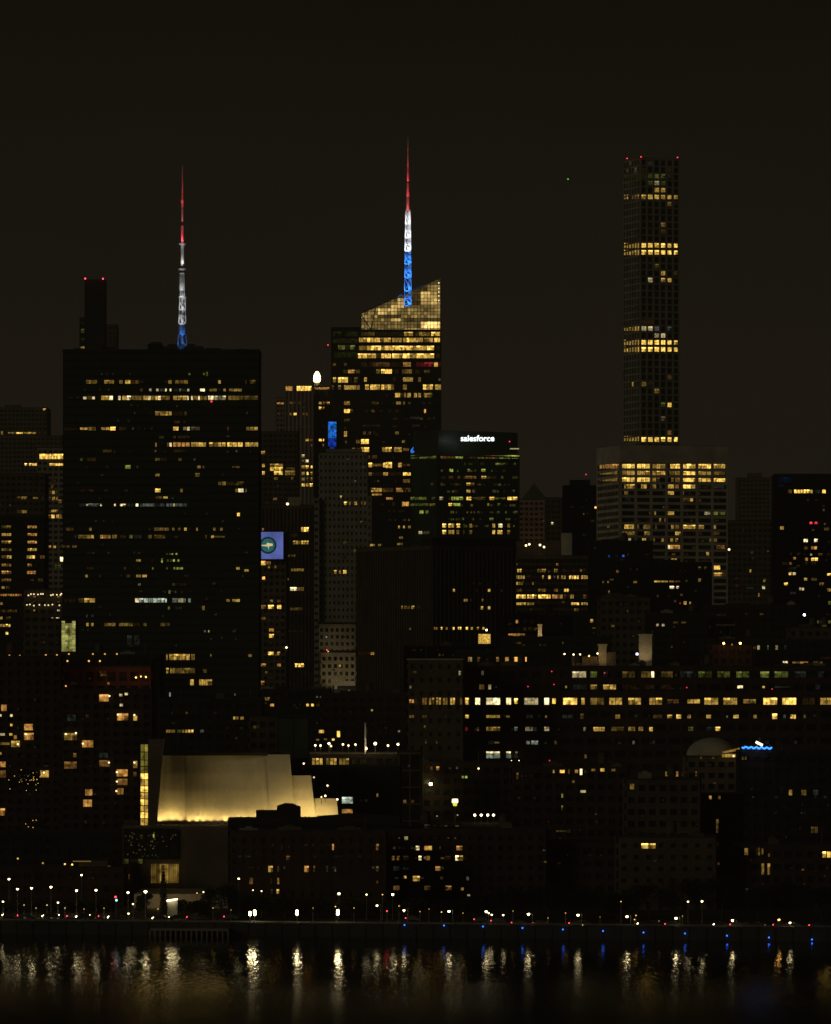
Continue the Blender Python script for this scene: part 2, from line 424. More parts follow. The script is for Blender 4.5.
# --- crowned glass tower with the tricolour spire
Yb = 4200
root, fr, sd, zt = building('crowned_glass_tower', 'tall glass tower with slanted lit crown under the red, white and blue tapering spire', 'skyscraper',
    Yb, 360.5, 441, 330, wall='dark', grid=dict(bay=3.0, floor=6.2, pier=.35, spd=1.9, proud=.25), depth=42, u=3.6, off=.32, lights='''
334:4.6 361-375y2 376-403y1 404-413y4 415-419y2 419-430y4 431-440y5
340:5 359-367y4 367-380y5 380-391y4 392-402y4 403-413y5 413-423y4 424-429y3 429-433y4 434-440y5
348:5 359-367y3 367-434y5 436-440o1
355.8:5.6 358-367y5 367-376y4 376-380y2 381-391y5 392-434y5 436-440o1
364.5:5 361-367y1 369-379o2 379-390o2 391-401o1 403-411o4 416-424r2 424-433r3 434-438y5 438-441r2
371.5:5 376-380y3 381-392y5 394-399y1 402-412y3 415-420o1 424-430y2:3
379.5:5 364-367y4 393-396y1 403-413y4 418-421y3 439.5w2
387.2:6 365-369y4 370-380y5 381-391y5 391-394y3 403-407y3 423-433y5 435-441y4
395.2:5 395-400y5 400-403y2 404-406y3 407-411y4 414-417y4 418-421y4 424-427y4 427-432y3
403:3.5 372-377y2 396-401y3 403-405y3 424c1 430c1
411:3 366-368y1 372-375y2 388-391y1 395-399y1 424-426o5:4.5
418:3 410-420c1 430c1 434c1
425.6:2 362-380y1 412-420c1
433:3.5 363-366y2 368-371y2 373-375y1 395-399y3
441.5:5.6 361-365y5 365-369y5 402-405y3:3
449.5:5.6 361-364y4 364-369y5 382-392y5 394-402y4 403-409o3:3
457:4 366-370o2 372-377o2
465:5.5 367-372y5 373-382o3:3 383-386y5 386-392y5:7 398-402y4 403-410o2:2.4
474:3.6 368-372y3 373-382o1 383-388y4 390-401o1 403-411y5
481:4 395-397o1 403-410o3
490:4.6 371-375y4 375-382y4 383-393o3 396-401o4 401-403y4 404-412o2
494.5:2 372-382y4
498.5:2.6 386-393o4
504:5 402-409o5 392-395o1
511:2.4 388-390o1 393-395o1 398-405o1
520:2.4 390o1 395o1 403-406o2 408-410o2
527:3 398-400y4 403-405y4 408-411y4
537.5:2.6 399-403y3
544:2.6 397-403y3
''', extra=(70, 363, 438, 395.3, 520, 7.8, DIM))
TALLROOT = root
y0_, y1_ = Yb, Yb + 42
mb = MB(); wing = [(X(331, Yb + 4), Yb + 4), (X(360.3, Yb + 4), Yb + 4), (X(360.3, Yb + 4), Yb + 40), (X(331, Yb + 4), Yb + 40)]
mb.prism(wing, G, Z(327, Yb + 4)); mb.build('wing', M['glass'], root)
wf = Face(Vector(wing[0]), Vector(wing[1])); mb = MB(); grid_on(mb, wf, G, Z(327, Yb + 4), bay=3, floor=6.2, pier=.35, spd=1.6, proud=.25); mb.build('wing_frame', M['dark'], root)
add_windows(root, wf, '''
334:5 333-342g1 345-358g1
341:5 333-358g1
347.5:5 338-345g3 346-350g1 350-355g3
355:6 334-358g1
364.5:3 333-336y2 344-347y2
371.5:4 343-347g2 348-355o4 356-360y2
380:6 333-336y4 338-348y5 350-352o1 354-358y2
387.5:5 332-334y2 338-341y3 344-360y4
403:4.5 344-350y4
411:4.5 344-350y5 350-353y2
420:3 344-350y2
428:2.5 344-347y1
434:6 344-347y5
442:3 345-347y2
449.5:4 352-355y2 357-360y2
441.5:4 356-360y3
''', 3.6, off=.32)
# crown: a screen wall of glass panes that rises to the right, panes emit by themselves in place of light from inside
def slope(px): return 313 + (278.5 - 313) * (px - 361) / (437 - 361)
cm = [emit((1, .66, .20), v, fine=.12, contrast=.7) for v in (.07, .17, .33, .72, 1.7)] + [M['steel']]
mb = MB(); cell = 3.35
nx = 24
for i in range(nx):
    a = 361 + i * 79.5 / nx; b = a + 79.5 / nx
    for j in range(16):
        t = 278 + j * cell
        bt = min(t + cell, 330.5)
        tt = max(t, slope((a + b) / 2) + 1.0)
        if bt - (slope(b) + .9) < .3 or t > 329: continue
        tt = min(tt, bt - .1)
        mx, my = (a + b) / 2, (tt + bt) / 2
        lv = 1 if my > 300 else 0
        if my > 308: lv = random.choice([1, 1, 2, 2])
        if mx > 428 and my > 285: lv = 2
        if 421 < mx < 438 and 292 < my < 305: lv = 3
        if 404 < mx < 421 and my < 305: lv = 0
        for (hx, hy, hr) in ((383, 311, 4.5), (393, 310, 4.5), (401, 303, 4), (396, 318, 4)):
            if math.hypot(mx - hx, (my - hy)) < hr: lv = 3
        if 379 < mx < 402 and 313.5 < my < 317: lv = 0
        if my > 321 and (mx < 378 or mx > 400): lv = 1
        if mx < 372 and random.random() < .4: lv = 2
        if 322 < my < 328 and mx > 422: lv = 4
        elif 319 < my < 322 and mx > 405: lv = 0
        elif 328 < my and mx > 404: lv = 3
        za = Z(bt, Yb); ta = Z(min(bt, max(t, slope(a) + .9)), Yb); tb = Z(min(bt, max(t, slope(b) + .9)), Yb); xa, xb = X(a, Yb), X(b, Yb); g_ = .2
        mb.add([(xa + g_, Yb - .1, za + g_), (xb - g_, Yb - .1, za + g_), (xb - g_, Yb - .1, max(za + g_, tb - g_)), (xa + g_, Yb - .1, max(za + g_, ta - g_))], [(0, 1, 2, 3)], lv)
mb.build('crown_glazing', cm[:5], root)
mb = MB()
pol = [(361, 331), (440.7, 331), (440.7, 281), (437, 278.5), (361, 313)]
mb.elev([(X(p, Yb), Z(q, Yb)) for p, q in pol], Yb + .2, Yb + 1.2)
mb.elev([(X(p, Yb + 36), Z(q, Yb + 36) - 8) for p, q in pol], Yb + 34, Yb + 35)
mb.build('crown_back', M['dark'], root)
mb = MB()
pts = [(361, 313), (437, 278.5), (440.7, 281), (440.7, 331)]
for (a, b) in zip(pts, pts[1:]): mb.bar((X(a[0], Yb), Yb - .3, Z(a[1], Yb)), (X(b[0], Yb), Yb - .3, Z(b[1], Yb)), .6, 0)
mb.bar((X(361, Yb), Yb - .3, Z(313, Yb)), (X(361, Yb), Yb - .3, Z(331, Yb)), .5)
for i in range(0, 76, 7): mb.bar((X(361 + i, Yb), Yb - .3, Z(slope(361 + i), Yb)), (X(361 + i, Yb), Yb + 35, Z(slope(361 + i), Yb) - 8), .3)
mb.bar((X(361, Yb), Yb - .4, Z(314, Yb)), (X(371, Yb), Yb - .4, Z(330, Yb)), .5); mb.bar((X(371, Yb), Yb - .4, Z(330, Yb)), (X(376, Yb), Yb - .4, Z(307, Yb)), .5)
mb.build('crown_frame', M['steel'], root)
mb = MB()                                                  # glass screens on the crown's right edge with tiny lights
for yy in (283, 288.5, 292, 296, 300.5): mb.ball((X(438.8, Yb), Yb - .8, Z(yy, Yb)), .6)
mb.build('crown_edge_lights', emit('w', 1.6, vary=False), root)['kind'] = 'stuff'

def mast(name, label, px, Y, stages, lean=0.0, watts=1.0):
    """stages from the top down: (ytop, ybot, width top px, width bottom px, colour, power, kind)"""
    zb = Z(stages[-1][1], Y); root = thing(name, label, 'antenna mast', (X(px, Y), Y, zb))
    for (a, b, wa, wb, col, pw, kd) in stages:
        z1, z0 = Z(a, Y), Z(b, Y); ra, rb = wa * .44 * Y / F, wb * .44 * Y / F; x = X(px, Y) + lean * (z0 - zb); mb = MB()
        if kd == 'pole':
            mb.bar((x, Y, z0), (x, Y, z1), rb, 0, ra, n=8)
        elif kd == 'disc':
            mb.bar((x, Y, z0), (x, Y, z1), rb, 0, ra, n=12)
        elif kd == 'clad':                                # panel-clad section with open slots
            n = max(2, int((z1 - z0) / 1.5))
            mb.bar((x, Y, z0), (x, Y, z1), rb * .55, 0, ra * .55, n=8)
            for i in range(n):
                zz = z0 + (z1 - z0) * (i + .3) / n; mb.bar((x, Y, zz), (x, Y, zz + (z1 - z0) / n * .6), rb * .95, 0, ra * .95, n=8)
        else:
            n = max(1, round((z1 - z0) / (rb * 2.6))); 
            for i in range(n):
                f0, f1 = i / n, (i + 1) / n; r0 = rb + (ra - rb) * f0; r1 = rb + (ra - rb) * f1; h0 = z0 + (z1 - z0) * f0; h1 = z0 + (z1 - z0) * f1
                c0 = [(x + sx * r0, Y + sy * r0, h0) for sx, sy in ((-1, -1), (1, -1), (1, 1), (-1, 1))]
                c1 = [(x + sx * r1, Y + sy * r1, h1) for sx, sy in ((-1, -1), (1, -1), (1, 1), (-1, 1))]
                for k in range(4):
                    mb.bar(c0[k], c1[k], .34); mb.bar(c0[k], c0[(k + 1) % 4], .28)
                    mb.bar(c0[k] if i % 2 else c1[k], c1[(k + 1) % 4] if i % 2 else c0[(k + 1) % 4], .36)
            if kd == 'fin':                               # a solid face behind the bracing on the right half
                mb.box(x, x + ra * .9, Y - ra * .2, Y + ra * .5, z0 + .3, z1 - .3)
            else: mb.bar((x, Y, z0), (x, Y, z1), rb * .38, 0, ra * .38)
        mb.build('mast_section', M['white'], root)
        if pw:
            h = z1 - z0; r = rb + 2.2
            spot(root, (x - r * .3, Y - r - 3.5, z0 - 1.5), (x, Y, z0 + h * .55), pw * watts * (h + 8) * 8, col, size=75, rad=.3)
    return root
RED, WHT, BLU = (1, .03, .06), (.93, .95, 1), (.03, .25, 1)
mast('spire', 'tall tapering spire lit red, white and blue above the slanted glass crown', 408, Yb - 3, [
    (137, 152, .5, 1.3, RED, .8, 'pole'), (152, 168, 1.3, 2.3, RED, 1.6, 'pole'), (168, 181.5, 2.3, 3.6, RED, 6, 'clad'),
    (183, 197, 3.2, 4.2, RED, 7, 'clad'), (197, 210.5, 3.8, 4.8, RED, 7, 'clad'),
    (210.5, 224, 4.8, 5.6, WHT, 15, 'fin'), (224, 238, 5.4, 6.2, WHT, 15, 'fin'), (238, 251, 6, 6.6, WHT, 15, 'fin'),
    (251, 264, 6.4, 7, BLU, 15, 'fin'), (264, 278, 6.8, 7.4, BLU, 15, 'fin'), (278, 291, 7.2, 7.6, BLU, 13, 'fin'), (291, 306, 7.4, 7.8, BLU, 13, 'fin')], watts=5)
# --- tower with the other mast, behind the black slab
root, fr, sd, zt = building('mast_tower', 'dark tower top behind the black slab carrying the left lattice mast', 'skyscraper', 4300, 148, 202, 346.5, wall='dark', depth=50, plants=[(150, 161, 342), (168, 195, 344)])
mast('antenna_mast', 'stacked lattice broadcast mast lit red, white and blue above the black slab', 182.5, 4304, [
    (165, 172, .5, .9, RED, .3, 'pole'), (172, 179, .9, 1.2, RED, .4, 'pole'), (179, 186, 1.2, 2, RED, 1.2, 'clad'), (186.5, 193.5, 1.6, 2.4, RED, 2, 'clad'), (194, 200, 1.6, 2.4, RED, 2, 'clad'),
    (200.5, 204, 3.6, 3.6, RED, 3, 'disc'), (204.5, 222, 2.8, 3, (1, .2, .2), 2.5, 'clad'), (225.5, 243, 3.4, 3.6, RED, 14, 'clad'),
    (243.5, 245, 8.5, 8.5, WHT, 2, 'disc'), (245, 266, 4.2, 4.8, (1, .9, .88), 9, 'clad'), (268.5, 270.5, 9.5, 9.5, WHT, 1.5, 'disc'),
    (273, 291, 8, 8, WHT, 3.5, 'clad'), (291, 296, 4.5, 4.5, WHT, 1.5, 'lattice'), (296, 297.5, 9, 9, WHT, 2.5, 'disc'),
    (297.5, 310, 6, 7, WHT, 4.5, 'lattice'), (310, 324, 7, 8, WHT, 5, 'lattice'), (324, 335, 8.5, 9, BLU, 4, 'clad'), (335, 348, 9, 10.5, BLU, 4, 'lattice')], watts=5)
# --- slim dark chimney-like tower with two red beacons
root, fr, sd, zt = building('slim_dark_tower', 'slim unlit tower with two red beacons rising behind the black slab', 'skyscraper', 3900, 85, 104.5, 280, wall='dark', depth=20,
    side_lights='')
lamp_on(root, 3898, 85.3, 278.6, 'r', 5, .8, 'beacon'); lamp_on(root, 3898, 103, 278.8, 'r', 5, .8, 'beacon')
building('pale_block', 'faint grey rooftop block beside the slim dark tower', 'building', 3950, 104, 117, 325, wall='brown', depth=15)
building('narrow_block', 'narrow block with a dim window strip left of the slim dark tower', 'building', 3950, 80, 85.5, 318, wall='dark', depth=15, lights='''
323:4 81-85g1
331:5 81-85g2
340:4 81-85g1
347.5:2.4 80.5-85y4''')

# --- black slab, the largest building
root, fr, sd, zt = building('black_glass_slab', 'huge flat-roofed black glass slab with broken rows of lit offices, widest tower on the left', 'skyscraper',
    2200, 63.5, 258.6, 350.5, wall='dark', core='greenglass', grid=dict(bay=1.55, floor=3.36, pier=.22, spd=1.25, proud=.2), depth=30, u=4.6, off=.3, plants=[(148, 162, 344), (74, 82, 348.6), (101, 112, 347.6), (206, 221, 348.4), (238, 245, 349)], lights='''
374:2.4 102c1 107c1 113c1 130c1 189.5g3 204g3 207g3:5
382:4 86-97y3 104-114y3 119-123y3 125-131y4 131-139o2 168-172y3 175-188y3 218-221y4 245-247y2 250-256y2
390:3 140-143o2 149-152w4 156-159w4 160-165c2 165-167w5 167-169c1 169.5-171.5w5 172-178c1 179-181w4 181-187c1 187-189.5w5 200-205w5 209-217y3 223-226y4 229-242y4
398:4.6 83-87w4:3 87-92y2 92-95w5:3 101-109y4 109-113w5 118-121w5 122-127y4 127-131w5 131-143y3 143-148y4 148-151w5 151-155y3 155-158y4 158-161w5 161-170y3 173-187y4 187-189w5 191-193w5 193-198y3 198-200w5 200-207y3 208-214w5 214-226w4 228-240y3 240-258y2
406:2.2 138o1 177y2
413.5:4.6 155-165y3 165-172y4 173-183y1 184-187y2
422:3 174-180y2 183-186y1
428.7:4 64-78o1 80-88y4:2.6 88-96y3 101-110y4:3 110-116y5 119-127y1 133c2 152c1 173-179y5 183-187w3 187-190w5 191-200w2 227-229o2 246-258y4
437:3 159-164g2 173-176y2 178-190y1
444.7:4.5 155-157y3 167-169o3 169-172w5 173-190o4 191-206y4 209-226y4 227-243y5 245-258y4
451:3 82-84o1 103-112o2 155.5y2 174-187y1 236.5c2
459.5:3 80-83g2 87-96y1:4 155-160y3 160-167o1 178-182o2 194.5c2
467:3 106-109y1 125-131g3:4 137.5c2 197-201y3 203.5y2 232-240y2:2
475:3 155-160y3 195-200y3:4
483.5:4 218-222y2 222-226y3 226-234y1 234-244y2
490.5:4 80-94o2:2 155-161y5 180-183y3 235-238y3 238-244w5 245-247c2
497.5:3 155-162y2 163-168y4:2.2
505:3.4 79-86c1 86-88.5w4:2 88-99c2 100-102w5:2.4 114-116w5:2.6 120-126w5:2.6 127-134c1 135.5-138.5w5:3 140-165c2 166-173c2 173-175w4 175-187c2
514.5:3.6 237-240y5
521:2.4 96c1 104c1
529.2:3.4 66-74o2 89-92y3 154-169y3 172-175y3 178-181y2 184-187y4 196-198y4 213-216y3 220-223y3 239c1
536.7:4 74-77c1 78-87y3 87-94y4 100-107o4 107-111o3 112-117y3 120-126y1 129-133g2 134-142c1 148-152y3 154-165y2 205-207y2 211-214y4:3 214-225y2:1.8
546.5:2.4 62-70y2 72-77y3
553:2.4 87-95y1 108.5c1 137-141y1
554:1.8 172.5g4 176.5g4 167g2 170g2
560.5:2.6 136-141y4 161-163g4:5 152.5g1 168g3 174g4 178.5g4 171g2
568.3:2.6 86-94y1 124-126o2 138-140y1 152-154g3 167g2 174.5g4 177.5g4 180g4 182g4 236-240y4:3
570.5:2.6 244-249y4
576:3 85-88y3 99-101c1 120-123o1 126-130y2 136-141y4 142-147y4
584.5:2.6 138-141w3 172-175y2 175-187o1
592:2.6 165g1 169.5g3:4 175.5g2 182g1
600.5:4.6 64-76y1 78-84y2 84-95y4 135-139w5 139-153c4 153-165c4 165-167c4 172-178c3 178-184w4 184-186c3 188-191c3 226-230y3:3 232-240y4:3
608:3 169g3:4 175-182g1 202-205y3:5
616:3 86-88c2 91-94c1 163c1
624.5:3.6 86-89y4 91-94y4 104-116y3 119-133y3 133-140y1 143-147y2 160-170y2
631.3:2.4 205c2 208-210g4 232-236g1
640:12 127-132c1 134-140c1
639:2.4 211c1 236c1
655.5:3 210-212y3 248-252y3
657:7 166-168y3 169-178y4 178-190y4 191-195y3
670.5:6.5 166-169y4 170-190y3 190-195y2
671:4 203-207y2
682.3:7 190-194y4 199-212y4
694.5:2.6 234-236y3 169-171c3:5
''', extra=(80, 66, 258, 382, 660, 7.75, [('y', 1), ('c', 1), ('o', 1), ('c', 1)]))
lamp_on(root, 2199, 211.5, 401.5, 'r', 1.6, .55, 'beacon')

# ---------------- left edge group
building('far_block', 'faint brown far block with a thin lit cornice at the left edge', 'building', 4300, -12, 47, 408, wall='tan', depth=40, lights='''
409.5:2 43-46y4
433:1.8 1-3y3:4 8-15y3 16-23y5 24-36y4 38-48o1''', plants=[(5, 20, 405)])
building('broad_brown_block', 'broad plain brown block below the thin lit cornice at the left edge', 'building', 4200, -12, 62, 436, wall='tan', depth=40)
building('lit_crown_tower', 'stone tower with a bright lit crown pressed against the left of the black slab', 'skyscraper', 3300, 37, 64, 448, wall='grey', depth=26, u=3, lights='''
456.5:6 39.5-63.5y5
464.6:2.6 24.5-27y5 29-37y5 49.5-63.5y5
481:2.4 50-56y1
487:3 51-54y2
492.5:3.6 49-52y2 52-55y4 56-58y2
498.5:3.6 48-51y2 52-55y4 56-58y3
501.5:4 58-62o3
511:2.6 51-58y4
516.5:4 47-50o3 51-55y5 56-59y4 59-62o3:5
547:2.6 48-51y4 53-56y4
559:4 60-63w5:6
567:5 55-61g2
''')
building('dark_left_block', 'dark block with two dim window rows left of the lit-crowned tower', 'building', 3000, -12, 45, 474, wall='brown', depth=25, lights='''
498:3 17-21y2 21-27y3 33-38y3:2 41-44g1:4
505:2.6 0y2 9-11o2
511.7:3.4 17-22y2 22-27y3
''')
building('twin_column_tower', 'tower with two neat columns of amber windows at the left edge', 'skyscraper', 2600, -12, 44, 517, wall='dark', depth=22, u=2.6, lights='''
526.8:3.2 1.5-11.5y3 27.5-37o4
534.5:3.2 1.5-11.5y4 27.5-37o4
542:3.2 1.5-8y3 8-11.5y4 27.5-37o4
549.5:3.2 1.5-11.5y3 27.5-37y4
557:3.6 1.5-7y2 7-11.5y4 26.5-35y5 40-45o3
565:3.2 1.5-11.5y3 27.5-32o4 35-37o1
572.5:3.4 1.5-11.5o4 27-36o4
580:3 1.5-11.5o3 30-34y2:1.8 38-43y2
587.5:3 1.5-5y3 6-10o2
595:2.4 0-20o4 19-22r3
603.5:3 0-3y3
611:3 0-17o2
618:3 0-3y4 6-11y2
625.5:3 0-3y4 3-11y5
633.3:3 5.5-8.5y5
''')
root, fr, sd, zt = building('floodlit_terrace_block', 'low grey block with two rows of white lights left of the black slab', 'building', 2350, 24, 62.5, 590, wall='brown', depth=20)
for px, py in [(x, 594.5 + rnd(-1, 1)) for x in (28.5, 31, 34, 38, 41, 43, 51, 53, 57, 60.5, 61.5)]: lamp_on(root, 2349, px, py, 'w', 1.8, .42)
for px, py in [(x, 605 + rnd(-.6, .6)) for x in (27, 30, 34, 39.5, 45, 48.5, 52.5, 59.5)]: lamp_on(root, 2349, px, py, 'w', 1.6, .4)
add_windows(root, fr, '''
599:7 33-36y3 45-48g1 57-60y3
609:5 33.5-35.5y4 57-60w4
616:5 51.5-55w5 56-60w5
640:8 56-58g1 40-48c1
''', 3)
lamp_on(root, 2340, 61.8, 558.5, 'w', 3, .9)
root, fr, sd, zt = building('lit_stair_tower', 'glowing yellow-green glass stair tower at the lower left of the black slab', 'building', 2150, 60.8, 76.2, 619.5, wall='dark', depth=8, grid=dict(bay=7, floor=30, pier=.2, spd=.2))
mb = MB()
for j in range(13):
    for i in range(4):
        a = 61.6 + i * 3.5; t = 621 + j * 2.35; Yf = 2149.3
        if j == 0 and 1 <= i <= 2: continue
        mb.add([(X(a, Yf), Yf, Z(t + 2.2, Yf)), (X(a + 3.3, Yf), Yf, Z(t + 2.2, Yf)), (X(a + 3.3, Yf), Yf, Z(t, Yf)), (X(a, Yf), Yf, Z(t, Yf))], [(0, 1, 2, 3)])
mb.build('glazing', emit((.62, .60, .16), .42, fine=.4), root)  # grid of yellow-green emissive panes

# ---------------- between the slab and the grey tower
root, fr, sd, zt = building('beacon_tower', 'pinkish ribbed stone tower with lit top floor under a bright white lantern', 'skyscraper', 3900, 285.5, 331, 386, xc=313, th=62, wall='pink', depth=30,
    grid=dict(bay=3.6, floor=30, pier=1.5, spd=.4, proud=.5), u=3.9, off=.56, lights='''
388.5:2.2 314-329o4
403:2.8 318-321y4 322-325o3 326-329y4
408:2.8 318-321y5 322-324y3
426:2 322-324c1
440:2.8 318-321y5 322-325y5
445.5:2.6 322-325o3
''', side_lights='''
388.5:5.4 286-293o4 297-312y5
403:2.6 290-293o3 294-296o2 299-301o2 304c1
408:2 299c1 304c1
414:2.8 290-292y3 294-297y5 304o2 306-308o3
426:2 306-308c1 310-312c1
440:2.8 306-309y4 310-313y2
445.5:2.4 311-313o2
456:3 302-305w4
461:3 303.5y3 306-309w5
467:3 302-305y4 306-309y5 311-313y5
473.5:3.4 302-305y4 307-309y5 311-313y4
479:3.4 302-305w3 307-308w3 311-313o3
485:3.4 302-305y5 306-309y4 310-313y5
''')
Yl = 3905; mb = MB(); xx = X(317, Yl)
mb.bar((xx, Yl, zt), (xx, Yl, Z(383, Yl)), 2.2); mb.build('lantern_base', M['grey'], root)
mb = MB(); prof = [(0, 2.2), (2, 2.7), (4.5, 2.5), (6.5, 1.7), (8, .7)]
z0 = Z(382, Yl)
for (a, ra), (b, rb) in zip(prof, prof[1:]): mb.bar((xx, Yl - 1, z0 + a), (xx, Yl - 1, z0 + b), ra, 0, rb, n=12)
mb.build('lantern', emit('w', 9, sample='FRONT', vary=False), root)
building('stepped_shoulder_block', 'dim stepped block left of the ribbed tower with the white lantern', 'building', 3950, 276, 287, 398, wall='pink', depth=20, lights='''
403.5:1.8 277-284o4
414:2.2 278-280o2
425:2 279c1''')
root, fr, sd, zt = building('led_sign_tower', 'dark tower with a tall blue glowing sign beside the ribbed stone tower', 'building', 3850, 324.5, 339, 417, wall='dark', depth=16)
Yf = 3848.5; mb = MB()
mb.box(X(328, Yf), X(336.5, Yf), Yf, Yf + .8, Z(450, Yf), Z(421.5, Yf), 1)
for j in range(14):
    for i in range(4):
        lv = 0 if j < 8 else 2
        if j > 11 and i in (0, 3): continue
        a = 328.2 + i * 2.05; t = 421.8 + j * 2.05
        mb.add([(X(a, Yf), Yf - .1, Z(t + 1.95, Yf)), (X(a + 1.95, Yf), Yf - .1, Z(t + 1.95, Yf)), (X(a + 1.95, Yf), Yf - .1, Z(t, Yf)), (X(a, Yf), Yf - .1, Z(t, Yf))], [(0, 1, 2, 3)], lv)
mb.build('sign', [emit((.02, .22, .9), .62, fine=.5), M['dark'], emit((.02, .1, 1), .3, fine=.5)], root)
lamp_on(root, 3840, 328, 345, 'r', 1.8, .7, 'beacon', drop=60)
building('brown_stone_block', 'brown stone block with wide yellow windows just right of the black slab', 'building', 3500, 258, 298, 432, wall='brown', depth=25, u=4.4, plants=[(262, 296, 446)][:0], lights='''
452.6:3.4 261-265y4
465.5:4 262-265y4 270-283y4
469:3 270-283y5:4 286-295y2:3
473:4 262-265y5 274-283y5 285-295y3:5
478.5:3 274-278y3 291-294y2
486:2 278c1
499:2.6 273-277y3
502.5:2.8 265-270o1
''')
root, fr, sd, zt = building('dark_ribbed_block', 'dark ribbed block behind the blue video screen', 'building', 3000, 258, 312.5, 505.5, wall='brown', depth=25, u=2.8, grid=dict(bay=2.2, pier=.8, floor=60, spd=.5), lights='''
529.5:5 301-309y5 262-264o4:3
535.5:3 283.5-285.5y4 291-297y1
542.5:4 293-309y4
556:2.4 288-296y2
562:2.2 287-290y1
570:2.8 291-304y3
567:2.6 286.5y4
579:2.6 286-289y3
589:4 290-297w5 297-304y3
609:3 290-303y2
631:1.6 285-303o1
665.3:4 295-298y5 298-301y5 301-304y5
''')
lamp_on(root, 2990, 287.5, 504, 'w', 3.4, .95); lamp_on(root, 2800, 286.5, 647.5, 'w', 4.5, .7)
mb = MB(); mb.box(X(288, 2998), X(300, 2998), 2999, 3004, zt - .2, Z(497, 2998)); mb.build('rooftop_bulkhead', M['grey'], root)
root, fr, sd, zt = building('residential_block', 'grey apartment block with scattered orange windows below the blue video screen', 'building', 2800, 257, 286, 532, wall='tan', depth=20, u=6, lights='''
563:5 259-266y5 266-271o3:4
567:2.6 269y4 275.5y3
578:3.4 262-265o5
589.5:3 258-260y4
601:2.6 270-273o3 277-281o2
607:4.2 260.5-266o3 268-274y5 277-281.5y5
612.5:2.4 276-280o1
618.5:3 261-266o3
630:3.2 269-274o4
636:4.2 269-274y5
647.5:3 258-260y3
653.5:3.6 258-260y4 268-274y5 277-280y4
665:3.4 258-262y4 262-266o4 277-281o4
683:5 260-264.5o4
691:3 261-264c1
''', extra=(16, 259, 284, 562, 690, 5.8, DIM))
# video screen: a thing mounted on the block
Ys = 2796
scr = thing('video_screen', 'square blue video screen with a dark ring and white wing mark beside the black slab', 'screen', (X(271, Ys), Ys, Z(559, Ys)))
mb = MB(); mb.box(X(258.8, Ys), X(283.7, Ys), Ys, Ys + 1.2, Z(559.6, Ys), Z(531.4, Ys)); mb.build('housing', M['dark'], scr)
def quadpx(mb, x0, x1, y0, y1, Yq, m=0): mb.add([(X(x0, Yq), Yq, Z(y1, Yq)), (X(x1, Yq), Yq, Z(y1, Yq)), (X(x1, Yq), Yq, Z(y0, Yq)), (X(x0, Yq), Yq, Z(y0, Yq))], [(0, 1, 2, 3)], m)
mb = MB(); quadpx(mb, 259.3, 283.2, 532, 559, Ys - .1); mb.build('display', emit((.10, .135, .40), .85, fine=.12, contrast=.3), scr)
def disc(cx, cy, r, Yq, n=28): return [(X(cx + r * math.cos(2 * math.pi * i / n), Yq), Yq, Z(cy + r * math.sin(2 * math.pi * i / n), Yq)) for i in range(n)]
mb = MB(); mb.add(disc(268, 545.3, 8.6, Ys - .2), [tuple(range(27, -1, -1))]); mb.build('ring', emit((.012, .022, .028), 1, vary=False), scr)
mb = MB(); mb.add(disc(268, 545.3, 6.7, Ys - .3), [tuple(range(27, -1, -1))]); mb.build('dial', emit((.02, .115, .115), 1, fine=.2, contrast=.3), scr)
mb = MB(); w = [(261.8, 544.9), (266.4, 544.7), (267.3, 542.6), (269, 543.2), (272.4, 543.6), (273, 545.6), (270, 546.2), (269, 546.3), (268.7, 550), (267.9, 546.5), (261.8, 545.9)]
mb.add([(X(a, Ys - .4), Ys - .4, Z(b, Ys - .4)) for a, b in w], [tuple(range(len(w) - 1, -1, -1))]); mb.build('wing_mark', emit('w', .75, vary=False), scr)

# ---------------- grey art-deco tower
root, fr, sd, zt = building('stone_setback_tower', 'grey stone setback tower with small square windows in the centre of the skyline', 'skyscraper', 3300, 319, 367.5, 453, wall='grey', depth=30, u=3,
    grid=dict(bay=2.75, floor=4.5, pier=1.7, spd=2.6, proud=.4), plants=[(326, 362, 449)], lights='''
497:2.6 340-342y4
503.4:3.6 344-347y5 349-351y3 354-357y4 361-363y2 364-366y3
481:2 355c2
551:3 354-356y3
572:4 334-336.5y4 339-341y3 343-346.5y5
''', extra=(10, 322, 366, 460, 600, 6.9, DIM))
mb = MB(); f2 = Face(Vector((X(313.5, 3296), 3296)), Vector((X(371.5, 3296), 3296))); z2 = Z(496, 3296)
for (a, b, yy, dep, yt) in ((313.5, 319.2, 3296, 28, 498), (367.3, 371.5, 3296, 28, 496), (300, 313.4, 3300, 25, 512)):
    mb = MB(); mb.box(X(a, yy), X(b, yy), yy, yy + dep, G, Z(yt, yy)); f3 = Face(Vector((X(a, yy), yy)), Vector((X(b, yy), yy)))
    mb.build('setback', M['glass'], root); mb = MB(); grid_on(mb, f3, G, Z(yt, yy), bay=2.75, floor=4.5, pier=1.6, spd=2.6, proud=.4); mb.build('setback_wall', M['grey' if a > 310 else 'tan'], root)
